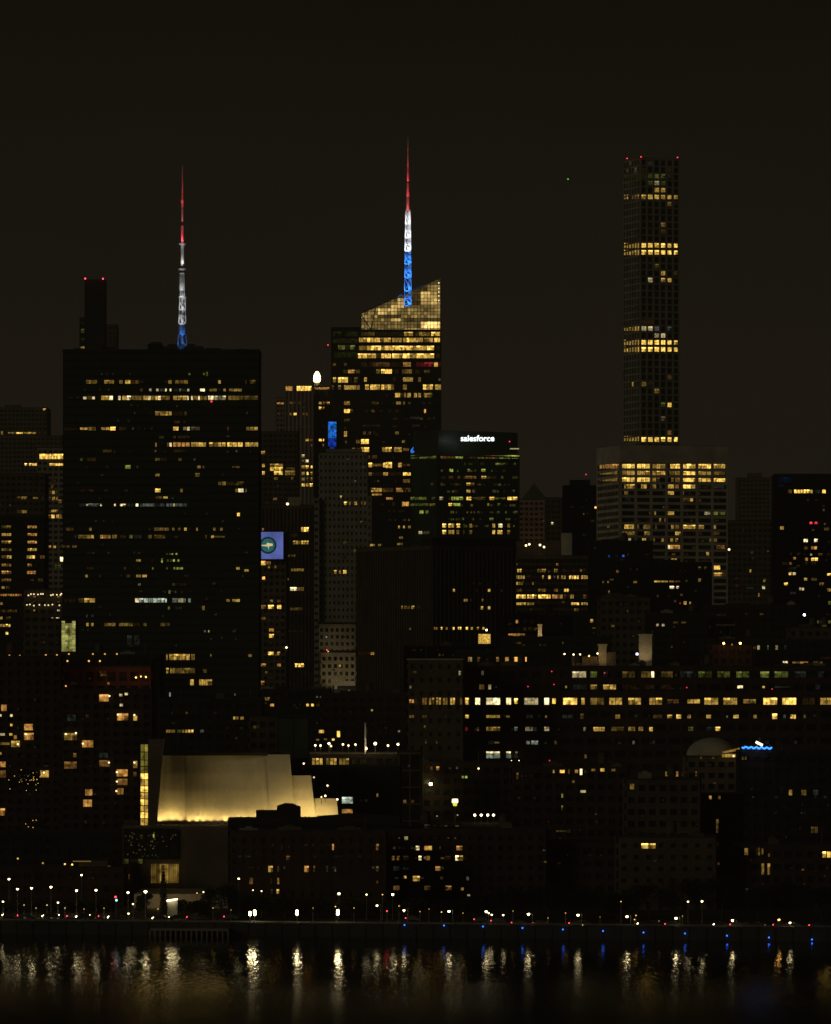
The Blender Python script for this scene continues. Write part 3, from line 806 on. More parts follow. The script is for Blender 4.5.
for i, (a, b, t, bt, Yg, lt) in enumerate(((319, 355.5, 623, 652, 2350, '637:2 326.5c3 345c1'), (321, 355.5, 651.3, 678, 2250, '666:2.6 339-341y4\n670:2 334c2'))):
    root, fr, sd, zt = building('pale_stone_block', ('upper' if i == 0 else 'lower') + ' of two stacked pale stone rooftop blocks with square windows below the setback tower', 'building', Yg, a, b, t, wall='pale' if i else 'grey', depth=14,
        grid=dict(bay=2.35, floor=3.3 if i else 3.2, pier=1.15, spd=1.6, proud=.35, ztop_band=2.4), lights=lt, off=.4)
    spot(root, (X(337, Yg - 16), Yg - 16, zt - 14), (X(337, Yg), Yg, zt - 3), 1300 if i else 900, (1, .78, .42), size=100)
    if i: lamp_on(root, 2249, 327, 650, 'r', 3, .35, 'beacon'); lamp_on(root, 2249, 328.2, 651.5, 'w', 1.5, .3)
root, fr, sd, zt = building('white_parapet_block', 'dark low block with a white parapet and two lit windows below the stone blocks', 'building', 2150, 334, 357, 687, wall='dark', depth=12, lights='''
691:3 348-350w4
694.5:3 348-350.5w4
702:3.6 348-351w4 353-354.5g3 354.5-356g4:3
''')
mb = MB(); mb.box(X(334.5, 2149), X(355.3, 2149), 2148, 2150, Z(685.6, 2149), Z(681, 2149)); mb.box(X(334.5, 2149), X(337.3, 2149), 2148.1, 2150.1, Z(692, 2149), Z(684, 2149)); mb.build('parapet', M['pale'], root); spot(root, (X(345, 2140), 2138, Z(700, 2140)), (X(345, 2149), 2149, Z(683, 2149)), 900, (1, .82, .5), size=90)

# ---------------- tower with the illuminated name
root, fr, sd, zt = building('name_sign_tower', 'green-tinted glass tower with a lit green truss band under a white illuminated name', 'skyscraper', 3300, 411, 519.5, 455, xc=437, th=33, wall='greenglass', core='greenglass', depth=30,
    grid=dict(bay=3, floor=4.4, pier=.3, spd=1.5, proud=.25), u=4, off=.34, lights='''
457:3.6 440-447o3 447-455o3 455-463g4 465-476o2 477-484g3 485-495o3 495-519g4
464:3 495-501g4:2.4 480-484o1
470.5:3 449-453g4 467-470g3 481-485g4
477.5:3 441-445o1 448-453o2 457-460y2 465-476o3 481-486y4 487-496o1 501-503y2 512-517y2
484.3:3 440-443o2 450-459y1 466-470y4 470-474o3
491.3:3 454-458g1 466-470y4 472-475o3 492-496w2 504c1 513.5w2
498.5:3.6 439-443w4 451-463g4 466-471y5 476-485o2 489-494y5 495-505g3:2.4 507-517y5
504.7:3 448-452y5 453-460g4 488y3 497-500g2
519:2.4 462-464g3 489-493g4 480g1
525.7:4.4 442-446y5 448-454y5 456-460y5 463-464y2 469-472y3 492-495y4 498-502w5 507-510y3
532.2:4.4 442-446y5 448-454y4 456-459y3 463-464y2 469-472y3 492-495y5 497-502y5 507-510y3
''', side_lights='''
457:3.6 411-437g3
484.3:2.6 431-434o2
498.5:3 411-427g3 432-436g2
504.7:2.6 411-429g2 430-436y3
512:3.6 420-424g4 426-429g3
532.5:3.4 419-423w4 424-430w2
''', extra=(110, 440, 518, 464, 534, 6.9, [('g', 1), ('g', 2), ('g', 2), ('y', 2)]))
mb = MB()
ctr = sum((fr.p0, fr.p1), Vector((0, 0))) / 2
c4 = [sd.p0, sd.p1, fr.p1, sd.p0 + (fr.p1 - fr.p0)]; c4 = [c4[1], c4[2], c4[3], c4[0]]
cen = sum(c4, Vector((0, 0))) / 4
mb.prism([cen + (q - cen) * .97 for q in c4], zt - .3, Z(430, 3300)); mb.build('penthouse', M['greenglass'], root)
mb = MB()                                                 # truss diagonals in front of the lit band
n = 22
for i in range(n):
    a = fr.xy(fr.L * i / n, .7); b = fr.xy(fr.L * (i + 1) / n, .7); zz = (Z(455, 3300), Z(459, 3300))
    mb.bar((a.x, a.y, zz[i % 2]), (b.x, b.y, zz[1 - i % 2]), .22)
mb.build('truss', M['dark'], root)
Yt = 3296
cu = bpy.data.curves.new('name_text', 'FONT'); cu.body = 'salesforce'; cu.size = 8.2; cu.extrude = .3; cu.offset = .1; cu.align_x = 'CENTER'
to = bpy.data.objects.new('tmp', cu); COL.objects.link(to); bpy.context.view_layer.update()
me = bpy.data.meshes.new_from_object(to.evaluated_get(bpy.context.evaluated_depsgraph_get())); bpy.data.objects.remove(to)
xs = [v.co.x for v in me.vertices]; wd = max(xs) - min(xs); tgt = 33.5 * Yt / F; k = tgt / wd
for v in me.vertices: v.co.x *= k; v.co.y *= k * .95
me.materials.clear(); me.materials.append(emit((.9, 1, 1), 2.6, sample='FRONT', vary=False))
sg = thing('name_sign', 'white illuminated name sign on top of the green-tinted glass tower', 'sign', (X(477.5, Yt), Yt, Z(441, Yt)))
o = bpy.data.objects.new('lettering', me); COL.objects.link(o); o.parent = sg; o.rotation_euler.x = math.pi / 2; o['label'] = 'white glowing lettering reading salesforce'
mb = MB()
for px in range(463, 494, 5): mb.bar((X(px, Yt), Yt + .6, Z(442, Yt)), (X(px, Yt), Yt + .6, Z(435, Yt)), .15); mb.bar((X(px, Yt), Yt + .6, Z(438, Yt)), (X(px, Yt), Yt + 8, Z(438, Yt)), .12)
mb.bar((X(461, Yt), Yt + .6, Z(441, Yt)), (X(495, Yt), Yt + .6, Z(441, Yt)), .18)
mb.build('sign_frame', M['steel'], sg)
lamp_on(root, 3300, 509.5, 441.5, 'r', 2.5, .5, 'beacon', drop=12)
mb = MB(); mb.box(X(510, 3300), X(519, 3300), 3299, 3299.6, Z(449.3, 3300), Z(448.3, 3300)); mb.build('ledge_light', emit('w', .5, vary=False), root)
mb = MB(); q = [(411.5, 449), (413.8, 446.5), (412.8, 450), (414.5, 452), (411.5, 453.5), (410.2, 451)]; Yq = 3290
mb.elev([(X(a, Yq), Z(b, Yq)) for a, b in q], Yq - .5, Yq); mb.build('blue_corner_light', emit('b', .9, vary=False), root)

# ---------------- hazy brown towers and dark blocks right of the name tower
root, fr, sd, zt = building('red_lit_stone_tower', 'reddish-lit brown stone tower with pyramid roof right of the lit-name tower', 'skyscraper', 3600, 519, 549, 500, wall='pink', depth=30, lights='''
514:2.2 525o1 541o1
521:2.2 530o1''')
mb = MB(); a = X(521, 3602); b = X(548, 3602); mb.add([(a, 3602, zt), (b, 3602, zt), (b, 3628, zt), (a, 3628, zt), ((a + b) / 2, 3615, Z(483, 3615))], [(0, 1, 4), (1, 2, 4), (2, 3, 4), (3, 0, 4)]); mb.build('pyramid_roof', M['cyan'], root)
spot(root, (X(536, 3560), 3560, Z(560, 3560)), (X(534, 3600), 3600, Z(505, 3600)), 1300, (1, .33, .12), size=70)
building('brown_mid_tower', 'dim brown flat-roofed tower right of the pyramid-roofed tower', 'building', 3550, 546, 566, 498, wall='brown', depth=25, lights='''
523.5:3 551-553.5w4 564-566.5y5
521:2 544o2''')
root, fr, sd, zt = building('dark_wall_block', 'broad dark block left of the pale office slab', 'building', 3400, 564, 598.5, 486, wall='dark', depth=25, extra=(10, 566, 596, 500, 560, 7, DIM), plants=[(570, 590, 480)])
lamp_on(root, 3399, 586, 474.5, 'r', 1, .7, 'beacon', drop=8)
# office block with rows of lit windows in the middle right
root, fr, sd, zt = building('lit_office_block', 'brown office block with neat rows of lit windows below the pyramid-roofed tower', 'building', 2700, 512.5, 596, 556, wall='brown', depth=25, u=2.3,
    grid=dict(bay=2.4, floor=3.4, pier=.5, spd=1.2), cap=100, lights='''
564.5:3 516-518y2 556-558.5o4
567.5:5 592.3-594.3y4
570.7:3.8 517-522y4 537-546y3 548-550o2 554-558y3 562-566o1 574o1 581y3
577.3:3.8 515-525y4 542-544y4 548-551y5 554.5c2 557-559y4 561-566y4 569-579y5 581-591y4
583.4:3.4 515-523y4 528.5o1 532-534y3 563o1
590.2:3.4 515-522o2 538-546y3 554-558o3 564-569y5
596.6:4.4 515-526y5 527-537y5 538-546y5 546-551y5 552-560o4 560-563y4 564-567o2 570-574y4 583-591o2
603.7:3 515-526y4 527-534y4 571-579y5 581-591y4
610:2.6 530-533y1 574-579y3
''', extra=(18, 516, 594, 563, 612, 6.5, DIM))
for px, py in ((526, 545.5), (529.3, 544.3), (540, 545), (544, 547)): lamp_on(root, 2698, px, py, 'w', 3.2, .75, drop=6)
mb = MB(); mb.box(X(561.5, 2704), X(572, 2704), 2704, 2712, zt - .2, Z(533, 2704)); mb.build('lift_tower', M['pale'], root)
mb = MB(); mb.box(X(514, 2704), X(561, 2704), 2706, 2716, zt - .2, Z(541, 2704)); mb.build('rooftop_bulkhead', M['brown'], root)

# ---------------- right edge group
building('hazy_tower', 'faint brown tower almost lost in the night sky right of the pale office slab', 'skyscraper', 4300, 738, 770, 478, wall='tan', depth=30, extra=(5, 741, 768, 500, 590, 8, [('y', 1), ('o', 1)]), plants=[(748, 762, 473)])
building('hazy_low_block', 'faint brown block at the foot of the hazy tower, sparsely lit', 'building', 3300, 727, 778, 521, wall='brown', depth=26, lights='''
552.5:2.6 750-754c1
571:3 749.5-751.5y4
581:2.6 763-765.5g3
587.7:3 762-765w5
595:4 758-760y3
588:2 746-754c1''', extra=(10, 729, 776, 530, 600, 7, DIM))
root, fr, sd, zt = building('dark_office_tower', 'dark office tower with one bright upper floor at the right edge', 'skyscraper', 3000, 775.5, 846, 474.5, wall='dark', depth=30, u=3, lights='''
480:6 778-792b1
486:3 779-784b1
491.5:4 788-792y3 794-813y5 815-820c1 822-826y5
510:2.6 822.5-825w2
523:2.6 809.5-812.5r5 814.5-817.5r5
528:3.4 780-784y4
529:3 824-829y2
540.6:3.4 803.5-808w5 814-818w5
548:3.4 804-808y2 811-817o4
554.5:2.6 810-812w4 818-823o2 827-831o1
558.3:2.6 793-796o4
559.3:3.6 805-808o4 811-818y5
563.5:3 782-788o1 789-792o3 805-808o1 811-816y1
568.5:2.6 788-796c1
573.7:3 788.5-791.5y5 792.5-796w5
574.5:2.6 827-831y5
579.3:3 804-807.5y4 811-817y2
584:3 784-788y5 819-824y3
589:3 799-804w4
590:3 827-831y4
593:2.6 790-796c1
603:4 828-831g3
614.5:2 826-831g1
622:3.4 817-819g3 820.5-823g2 825-827g3 828-831g3
626:3 821-827g2
''', extra=(16, 778, 830, 500, 640, 6, DIM))
lamp_on(root, 2900, 804.3, 614.8, 'v', 10, .95); 
# ---------------- centre dark ribbed tower
root, fr, sd, zt = building('dark_ribbed_tower', 'broad unlit brown tower with fine vertical ribs in the centre of the picture', 'skyscraper', 2500, 357, 516, 546, xc=432, th=35, wall='brown', core='dark', depth=30,
    grid=dict(bay=2.5, floor=80, pier=.7, spd=.5, proud=.4), sidegrid=dict(bay=2.1, pier=.75), u=2.6, off=.5, lights='''
583.5:2.6 472-474.5o1 478-481o1 494-497o1
590.5:2.8 452-454.5y4 487-490y4 475-477o1 500-502c1
600.3:2.8 463-467y3 469-472y1 481-483y3 500-501c1
608:3.4 480-483y4 487-490y4
628.3:3.2 433-437o3 440-442y5 445-447y3 452-454y5 457-461y5 465-467.5y5 470-472.5y4 476-478.5y4 481.5-484y4
''', side_lights='''
607.5:3.4 402-404y3 405-411y2 412-415.5y4 418-422y1
628.7:2.4 410-412y3
545:2.6 371-376y4 379-382y3
653.5:3 357-371o1 371.5-375.5o4
''', plants=())
mb = MB(); mb.prism([Vector(fr.p0) * 1.0, Vector(fr.p1), Vector(fr.p1) + Vector((-6, 18)), Vector(fr.p0) + Vector((-6, 18))], zt - .3, Z(538, 2510)); mb.build('rooftop_bulkhead', M['dark'], root)
lamp_on(root, 2440, 486.5, 630, 'w', 7, .6)
Yf = 2440
mb = MB(); mb.box(X(478.5, Yf), X(490.5, Yf), Yf + 3, Yf + 4, Z(643.6, Yf), Z(634, Yf)); mb.build('lit_loading_wall', emit('y', .5, fine=1.4), root)  # lit look of the wall is put into its own emission
building('low_centre_block', 'low dark block with pale parapet line in the centre, under the ribbed tower', 'building', 2380, 405, 500, 646.5, wall='dark', depth=20, roofm='tan', extra=(8, 410, 498, 650, 660, 5, DIM))

# ---------------- dark mid-distance blocks right of centre
mid = [
    (590, 652, 541.5, 2480, 'dark', '548:2 594-596c1\n556:2.6 608-610b4 616.5b1 622-624.5b4\n561:2 616.5b1\n571.5:3 616-619o3\n582:2.6 602-604o3 607-609o3 633-637o3\n592:3 608-610y3\n587:2 628c1', 'dark block with two tiny blue lights under the left corner of the pale office slab'),
    (650, 711, 563, 2440, 'dark', '568:3.4 698-701y2 704-707y2\n580:4 698-701y3\n581.5:1.8 654-668y4 669-674o3 675-680o2\n587.5:3 669.5-674w5 676-679w4\n595:2.6 680-683y2\n603:3.6 679-681r4:2.4 683.5-686.5y4 689-691y4:2.4\n605:2 694y2', 'dark block with a thin lit roof edge under the pale office slab'),
    (600, 650, 598, 2300, 'brown', '604:2 620-622c1 625-626c1', 'dim brown flat-topped block in front of the blue-lit dark block'),
    (648, 732, 614, 2250, 'dark', '622.5:2 673-678y2 681-686y2\n625:2.8 656-659w4 661.5-665w4', 'dark low block with a pair of small white windows below the pale slab'),
    (708, 800, 606, 2250, 'dark', '615:2 716-726o1\n625:2 716-735o1', 'long unlit block below the hazy tower'),
    (575, 640, 615, 2330, 'dark', '621:3.6 590-593y4\n623:2 599c1', 'narrow dark block right of the lit office block'),
    (500, 578, 616, 2360, 'dark', '621.5:4 515.5-518o4\n629:3 523-526o1 528-532o1 534-537o2', 'dark low block below the lit office block'),
    (790, 846, 628, 2230, 'brown', '641.5:4 803.5-807y5 808.5-812y5\n645:2.6 811-814y4', 'brown block with a pair of bright yellow windows at the right edge'),
    (705, 846, 640, 2150, 'dark', '647.5:5 757-760w4 767-769c2 775-778w3 784-787c1\n662.3:3 782.5-788w5\n662.5:2.2 792-800o3 800-808o4 813-823y3\n658:3 821-831o1', 'long dark block with faint upright windows at the right edge'),
    (262, 330, 690, 2050, 'dark', '699:3.4 264-270o3\n705:3 261-264y4 270-274.5o5 306-309y5 311-314y5 293-296o1 300c1 316-320o2\n711:3 258-260o4\n697:2 317c2 321c2', 'dark low block with a scatter of small orange windows right of the black slab'),
    (322, 412, 694, 2020, 'brick', '710:2.6 371-373g4\n731:2.6 398-400w4\n728:2 386c1', 'unlit brick block left of the long lit building'),
    (60, 160, 655.5, 1900, 'dark', '', 'unlit low block in front of the foot of the black slab'),
    (150, 262, 700, 1850, 'dark', '731:3.6 166-175y3 177-182g2 182-188y4 188-194y5 200-204c2\n718:3.4 233-239y4 240-244y3', 'unlit roof block with a short lit strip behind the floodlit hall'),
]
for (a, b, t, Yd, w, lt, lb) in mid:
    r_, fr, sd, zt = building('low_city_block', lb, 'building', Yd, a, b, t, wall=w, depth=22, u=4, lights=lt or '', extra=(7, a + 2, min(b, 829) - 2, t + 8, t + 45, 5, DIM), plants=[(a + (b - a) * .2, a + (b - a) * .45, t - rnd(2, 5))] if w != 'tan' and b - a > 40 else ())
    r_['group'] = 'low dark city blocks'
# floodlit rooftop pylons
def pylon(x0, x1, y0, y1, Yp, label, watts):
    root = thing('rooftop_pylon', label, 'rooftop structure', (X((x0 + x1) / 2, Yp), Yp, Z(y1, Yp)))
    mb = MB(); mb.box(X(x0, Yp), X(x1, Yp), Yp, Yp + 5, Z(y1 + 8, Yp), Z(y0, Yp)); mb.box(X(x0, Yp) - .3, X(x1, Yp) + .3, Yp - .3, Yp + 5.3, Z(y0, Yp) - .3, Z(y0, Yp) + .4)
    for k in range(1, 3): zz = Z(y0 + (y1 - y0) * k / 3, Yp); mb.box(X(x0, Yp) - .1, X(x1, Yp) + .1, Yp - .12, Yp, zz, zz + .25)
    mb.build('tower', M['pale'], root)
    xm = X((x0 + x1) / 2, Yp); spot(root, (xm - 1, Yp - 6, Z(y1, Yp)), (xm, Yp, Z((y0 + y1) / 2, Yp)), watts, (1, .7, .3), size=90)
    return root
pylon(639, 652, 635, 661, 1960, 'floodlit pale lift tower on the roof of the long lit building', 500)
pylon(538, 542, 625, 634.5, 2300, 'small floodlit chimney above the long lit building', 900)
root = pylon(598.5, 606.5, 645, 661, 1960, 'floodlit stepped bulkhead with lamps on the roof of the long lit building', 160)
mb = MB(); Yp = 1958; mb.box(X(572, Yp), X(598, Yp), Yp + 1, Yp + 5, Z(669, Yp), Z(656.5, Yp)); mb.box(X(607, Yp), X(616, Yp), Yp + 1, Yp + 5, Z(669, Yp), Z(652, Yp)); mb.build('side_wall', M['tan'], root)
for px in (576, 586, 592, 603, 611): spot(root, (X(px, Yp), Yp - 3, Z(661, Yp)), (X(px, Yp), Yp + 2, Z(657, Yp)), 45, (1, .55, .2), size=110)
for px, py, h in ((564.5, 654, 'w'), (573.5, 654.5, 'w'), (580, 654.5, 'w'), (597.5, 653.5, 'w'), (589, 656, 'o')): lamp_on(root, 1955, px, py, h, 4.5, .42, drop=3)
lamp_on(root, 1955, 637, 654, 'v', 8, .55, drop=3)
# orange roof lamps glowing
root, fr, sd, zt = building('lamp_lit_shed', 'low rooftop shed lit by two bright orange lamps right of centre', 'building', 2120, 712, 752, 646, wall='brick', depth=8)
for px, s in ((723.7, 10), (740.2, 12), (732, .6)):
    lamp_on(root, 2114, px, 643.3 if s > 5 else 644.5, 'o', s, .62 if s > 5 else .35, drop=4)
    if s > 5: bulb(root, (X(px, 2110), 2110, Z(643, 2110)), 60, (1, .3, .06))
# roof lights row, thin lit terrace
root, fr, sd, zt = building('lit_terrace_block', 'dark roof terrace with a thin orange-lit awning in the centre', 'building', 2200, 500, 610, 637.5, wall='dark', depth=16, lights='''
634.5:2 508-513o4 513-520o4:3 520-525o3
643:2 516-521o2 562-564y3''', extra=(6, 505, 600, 642, 650, 3, DIM))

# ---------------- long lit building
Yn = 1920
root, fr, sd, zt = building('long_lit_building', 'very long building with a continuous row of bright windows across the right half', 'building', Yn, 462, 860, 667, wall='brick', depth=30, u=7,
    grid=dict(bay=5.2, floor=5, pier=1.5, spd=2.6, proud=.35), cap=100, lights='''
674.5:7 572-586w4 590-597g2 603-608c1 622-635y2 641-651y3 651-654w5 661-673y2 680-693c1 698-705g2 705-712g1 717-730g2 736-742g3 742-749g2 760-769g3 774-781g3 781-788g2 794-806c1 818-824c1
673:5 481-484w3
687:5.5 479-484o3 488-491w4 496c1 566y4 573-587c1 603-616y4 590-597y3 622-636o1 642-654o1 660-672o1 737-743w5:3 762-765y4:2.4 774-790c1:2 815-820c1
701.2:8 465-469y5 475-480w5 486-500w5 506-511w5 514-518y5:6 524-538w4 544-549w5 552-556y5:6 563-577y5 581-585y4 590-604y3 609-622y4 628-641y4 649-662y4 667-679o2:5 687-700y4:5 704-718y4 723-737y4 743-756y3:5 763-777y5 782-796y5 802-815o1 820-833y4
716.5:4 465-469y4 486-500y4:3 506-510y3:2.4 526-533c1 546y3 562-573c1 580-584y2:6 615-620y3:5 636c1 653-662y2 667-672y4 676-681y5:5 687-691y4 706-711y4 727c2 733-739y5 753-757y3 772-777y5:6 783-786c2 790-796y5:5 803-806y2
729:4.4 465-468r3 477-479w2 486-500y3 514-518c2 525-533w3 533-537c1 544-549w4 583-586w3 593-605y4:5 611-624y2 628-635y3 638-643y3 649-653y4:5 688-693g2 706-716c1 715-720y5
742.5:4 488-494c1 494-500y3:2 526-530c3 531-538c3:5 554-557y2 632-635c2 652-655c1 765-769c1 794-797c1
752.4:2.2 486-500w5 506-511w5 515-518w3
756.3:4.4 486-500c3 506-511c3 514-518c1 584-587y2
''', extra=(30, 470, 829, 675, 760, 13.6, [('y', 1), ('c', 1), ('c', 1), ('o', 1)]))
# red exit-like points
for px, py in ((551.7, 671.5), (528, 686.5), (554, 684.5), (549.5, 760.5), (604.5, 673), (686.7, 687.5), (772, 689)): lamp_on(root, Yn - .5, px, py, 'r', 1.2, .3, 'warning_light')
for px in (511.2, 519): lamp_on(root, Yn - 14, px, 761.3, 'w', 9, .5, drop=6)
root, fr, sd, zt = building('brown_front_wing', 'brown stone wing with parapet line at the left end of the long lit building', 'building', 1880, 408, 463, 660, wall='brown', depth=40, u=3.2, roofm='pale',
    grid=dict(bay=3.4, floor=5, pier=2.2, spd=3.4), lights='''
673:5 458.5-461.5w4
687:3.4 409-411.5w3
701.2:8 409-414o4:4 415-417o1 417.5-419.5o1 422-427o3 429-431y3 432-434y3 436-441y4 443-445y3 445.5-447.5y3 450-455y4 460-462y3
716.5:3 409-414y3 416o1 419o1 422-427y2 429o1 446c1
729:2.6 426c1 440c1
742.5:2.6 426c2 437c2
''', extra=(10, 410, 460, 672, 760, 13.6, DIM))
building('amber_window_block', 'dark block with a row of small amber windows above the long lit building', 'building', 1990, 455, 545, 651, wall='dark', depth=18, lights='''
659.5:5 468-470y3 470-472w3 477-480o2 487c1 496-499o3 505-509o4 514-518o5 523-527o5''')

# ================================================================== NEARER GROUP
# apartment blocks at the left
root, fr, sd, zt = building('apartment_block', 'dark brick apartment block with orange windows at the left edge', 'apartment building', 1650, -12, 61, 657, wall='brick', depth=20, u=10, grid=dict(bay=3.1, floor=2.95, pier=1.4, spd=1.4), lights='''
708:7 1-7o4
715.5:2.6 0-1.5w4 10-13w5
725:2.6 10-13y5
734.5:2.6 0-5w4 9-13y5
737:5 13.5-17o3
744:7 11-20y4
743.5:3 0-10y4
753.5:2.6 0-2y4
764.5:6 0-6o4
774:8 0-6o3
727:7.6 24-33o4
736.5:8 24-34o4
774:8 40-49y4
812:8 0-5o4
''', extra=(12, 0, 60, 700, 830, 9.4, [('o', 1), ('c', 1)]))
lamp_on(root, 1649, 26, 734, 'w', 2, .4); lamp_on(root, 1649, 44, 772.5, 'w', 2.5, .4); lamp_on(root, 1649, 18, 744, 'w', 2.2, .4)
for px, py in ((9.5, 655.5), (20, 655.7), (10.5, 663.5)): lamp_on(root, 1652, px, py, 'o', 1.1, .34, drop=1.5)
root, fr, sd, zt = building('terraced_apartment_block', 'dark apartment block with a reddish brick top terrace left of the floodlit hall', 'apartment building', 1640, 61.5, 152, 690, wall='brick', depth=22, u=12, grid=dict(bay=3.1, floor=2.95, pier=1.4, spd=1.4), lights='''
698:8 99-109o4
695:3 119-123w5
694:2.6 124.5-128w5
705:2.8 119.5-123w5
717:8 117-129o4
718:6 133-138y4
716:4 85-89o3
718:7 67-76c1
736.5:8.6 64-77y3
744:8 82-94o4
755:6 73-77o3:5 99-108c1
754:3 73-77o3
765:8.6 64-77o3
763.5:7 99-110o3
764.5:8 133-138y4
774:6 133-137o3
773:8 116.5-128o4
782:7 117-128o3
791.5:7 117-124o3
792.5:7 85-93o4
803:8.6 83-92o4
822:4 84-87c1 102-105c1
''', extra=(14, 64, 150, 700, 830, 9.4, [('o', 1), ('c', 1)]))
for px, py in ((109.5, 696), (66, 734), (83, 743.5), (76, 733), (118, 714.5), (134.5, 715), (109, 762.5), (134.5, 762.5), (117, 772), (117, 781.5), (116.5, 791)): lamp_on(root, 1639, px, py, 'w', 2.4, .38)
r2, fr, sd, zt = building('brick_terrace_house', 'orange-red brick penthouse terrace lit by small lamps on the terraced apartment block', 'building', 1662, 62, 151, 667, wall='redbrick', depth=12, grid=dict(bay=3.6, floor=4.5, pier=1.2, spd=1.5), lights='''
672:2 99-106o2
675:2.4 100-107o2
678.5:2 88-92o1
683.5:2.4 107-110o3 70-78o1''')
for px, py, s in ((136, 677.5, 5), (141, 676.5, 3), (146, 677, 5), (66, 686, 1.2)):
    lamp_on(r2, 1658, px, py, 'o', s, .36)
for px, w_ in ((141, 30), (103, 34), (72, 14), (120, 9)): bulb(r2, (X(px, 1655), 1655, Z(675, 1655)), w_ * .9, (1, .3, .1))
for px, py in ((69, 654), (93, 654), (105, 654), (117, 654), (57, 655), (46, 655)): lamp_on(root, 1700, px, py, 'o', 1.1, .35, drop=1.5)
for px, py in ((67.5, 661), (89, 661), (100, 661)): lamp_on(root, 1690, px, py, 'o', 1.6, .4, drop=1.5)

# floodlit hall on its podium
Yh = 1560
hall = thing('concert_hall', 'floodlit windowless hall with tall sloping cream walls on a grey podium by the river', 'hall', (X(245, Yh), Yh + 15, G))
zr = Z(826, 1545); zt1 = Z(755, Yh)
mb = MB(); mb.prism([(X(122.5, 1540), 1540), (X(232, 1540), 1540), (X(342, 1545), 1545), (X(342, 1600), 1610), (X(122.5, 1600), 1610)], G, zr); mb.build('podium', M['tan'], hall)
mb = MB()                                                 # cream screen walls: bottom line runs outwards, top line pulled in
def panel(xb0, xt0, xb1, xt1, yt, yb, Ya, Yb2, n=6, bow=0.0, th_=1.5):
    vs = []; 
    for i in range(n + 1):
        t = i / n; Yc = Ya + (Yb2 - Ya) * t + bow * math.sin(math.pi * t)
        for j in range(5):
            s = j / 4; px = (xb0 + (xb1 - xb0) * t) * (1 - s) + (xt0 + (xt1 - xt0) * t) * s
            py = yb + (yt - yb) * s; Yj = Yc + 1.5 * s * s + .035 * math.sin((xb0 + (xb1 - xb0) * t) * .83 + math.sin(xb0 + t * 9) * 1.5) * (1 - .5 * s); vs.append((X(px, Yj), Yj, Z(py, Yj)))
    k = len(vs); back = [(v[0], v[1] + th_, v[2]) for v in vs]; fs = []
    for i in range(n):
        for j in range(4):
            a = i * 5 + j; fs.append((a, a + 5, a + 6, a + 1)); fs.append((k + a, k + a + 1, k + a + 6, k + a + 5))
    for i in range(n): a = i * 5; fs.append((a, k + a, k + a + 5, a + 5)); fs.append((a + 4, a + 9, k + a + 9, k + a + 4))
    for j in range(4): fs.append((j, j + 1, k + j + 1, k + j)); a = n * 5 + j; fs.append((a, k + a, k + a + 1, a + 1))
    m_ = MB(); m_.add(vs + back, fs); return m_.build('screen_wall', M['marble'], hall)
panel(156.8, 162.5, 186, 184.6, 755.5, 827, Yh, Yh + 2, n=30, bow=.5)
panel(186.2, 184.8, 270.5, 266, 755, 827, Yh + 2, Yh + 1, n=80, bow=3)
panel(270.5, 266, 296, 289.7, 754.5, 827, Yh + .6, Yh - 3)
panel(291, 291.3, 316.5, 311, 775.5, 827, Yh - 2.5, Yh - 4)
panel(314, 314, 339, 337, 798.5, 827, Yh - 4, Yh - 5)
mb = MB(); mb.prism([(X(165, Yh + 4), Yh + 6), (X(288, Yh + 4), Yh + 6), (X(305, Yh + 4), Yh + 40), (X(160, Yh + 4), Yh + 40)], zr, zt1 - 1.5); mb.build('roof_block', M['roof'], hall)
mb = MB(); mb.box(X(163, Yh), X(290.5, Yh), Yh + 1.8, Yh + 3.4, zt1 - .2, zt1 + .7); mb.build('coping', M['dark'], hall)
# glazed end bay
Ye = 1552
mb = MB(); mb.box(X(138.5, Ye), X(149, Ye), Ye, Ye + 20, zr, Z(739, Ye)); mb.build('end_bay', M['dark'], hall)
mb = MB(); mb.elev([(X(148.6, Ye), zr), (X(155.5, Ye), zr), (X(164, Ye), Z(739, Ye)), (X(148.6, Ye), Z(739, Ye))], Ye - 1, Ye + 3); mb.build('flared_wall', M['tan'], hall)
gy = [744, 752, 760, 766.5, 773, 779.5, 786, 792.5, 799, 805.5, 812, 818.5, 825.5]
mb = MB()
for a, b in zip(gy, gy[1:]):
    for xa, xb in ((140.7, 144.2), (144.5, 148)): quadpx(mb, xa, xb, a + .4, b - .4, Ye - .1, 0 if a < 772 else (1 if gy.index(a) % 2 else 2))
mb.build('glazing', [emit((.75, .62, .10), .22, fine=.5), emit('y', .5, fine=.8), emit('y', 1.5, fine=.8)], hall)
mb = MB()
for a in gy: mb.box(X(140.3, Ye), X(148.3, Ye), Ye - .35, Ye - .05, Z(a, Ye) - .1, Z(a, Ye) + .1)
for px in (140.4, 144.35, 148.2): mb.bar((X(px, Ye), Ye - .3, zr), (X(px, Ye), Ye - .3, Z(744, Ye)), .1)
mb.build('glazing_bars', M['dark'], hall)
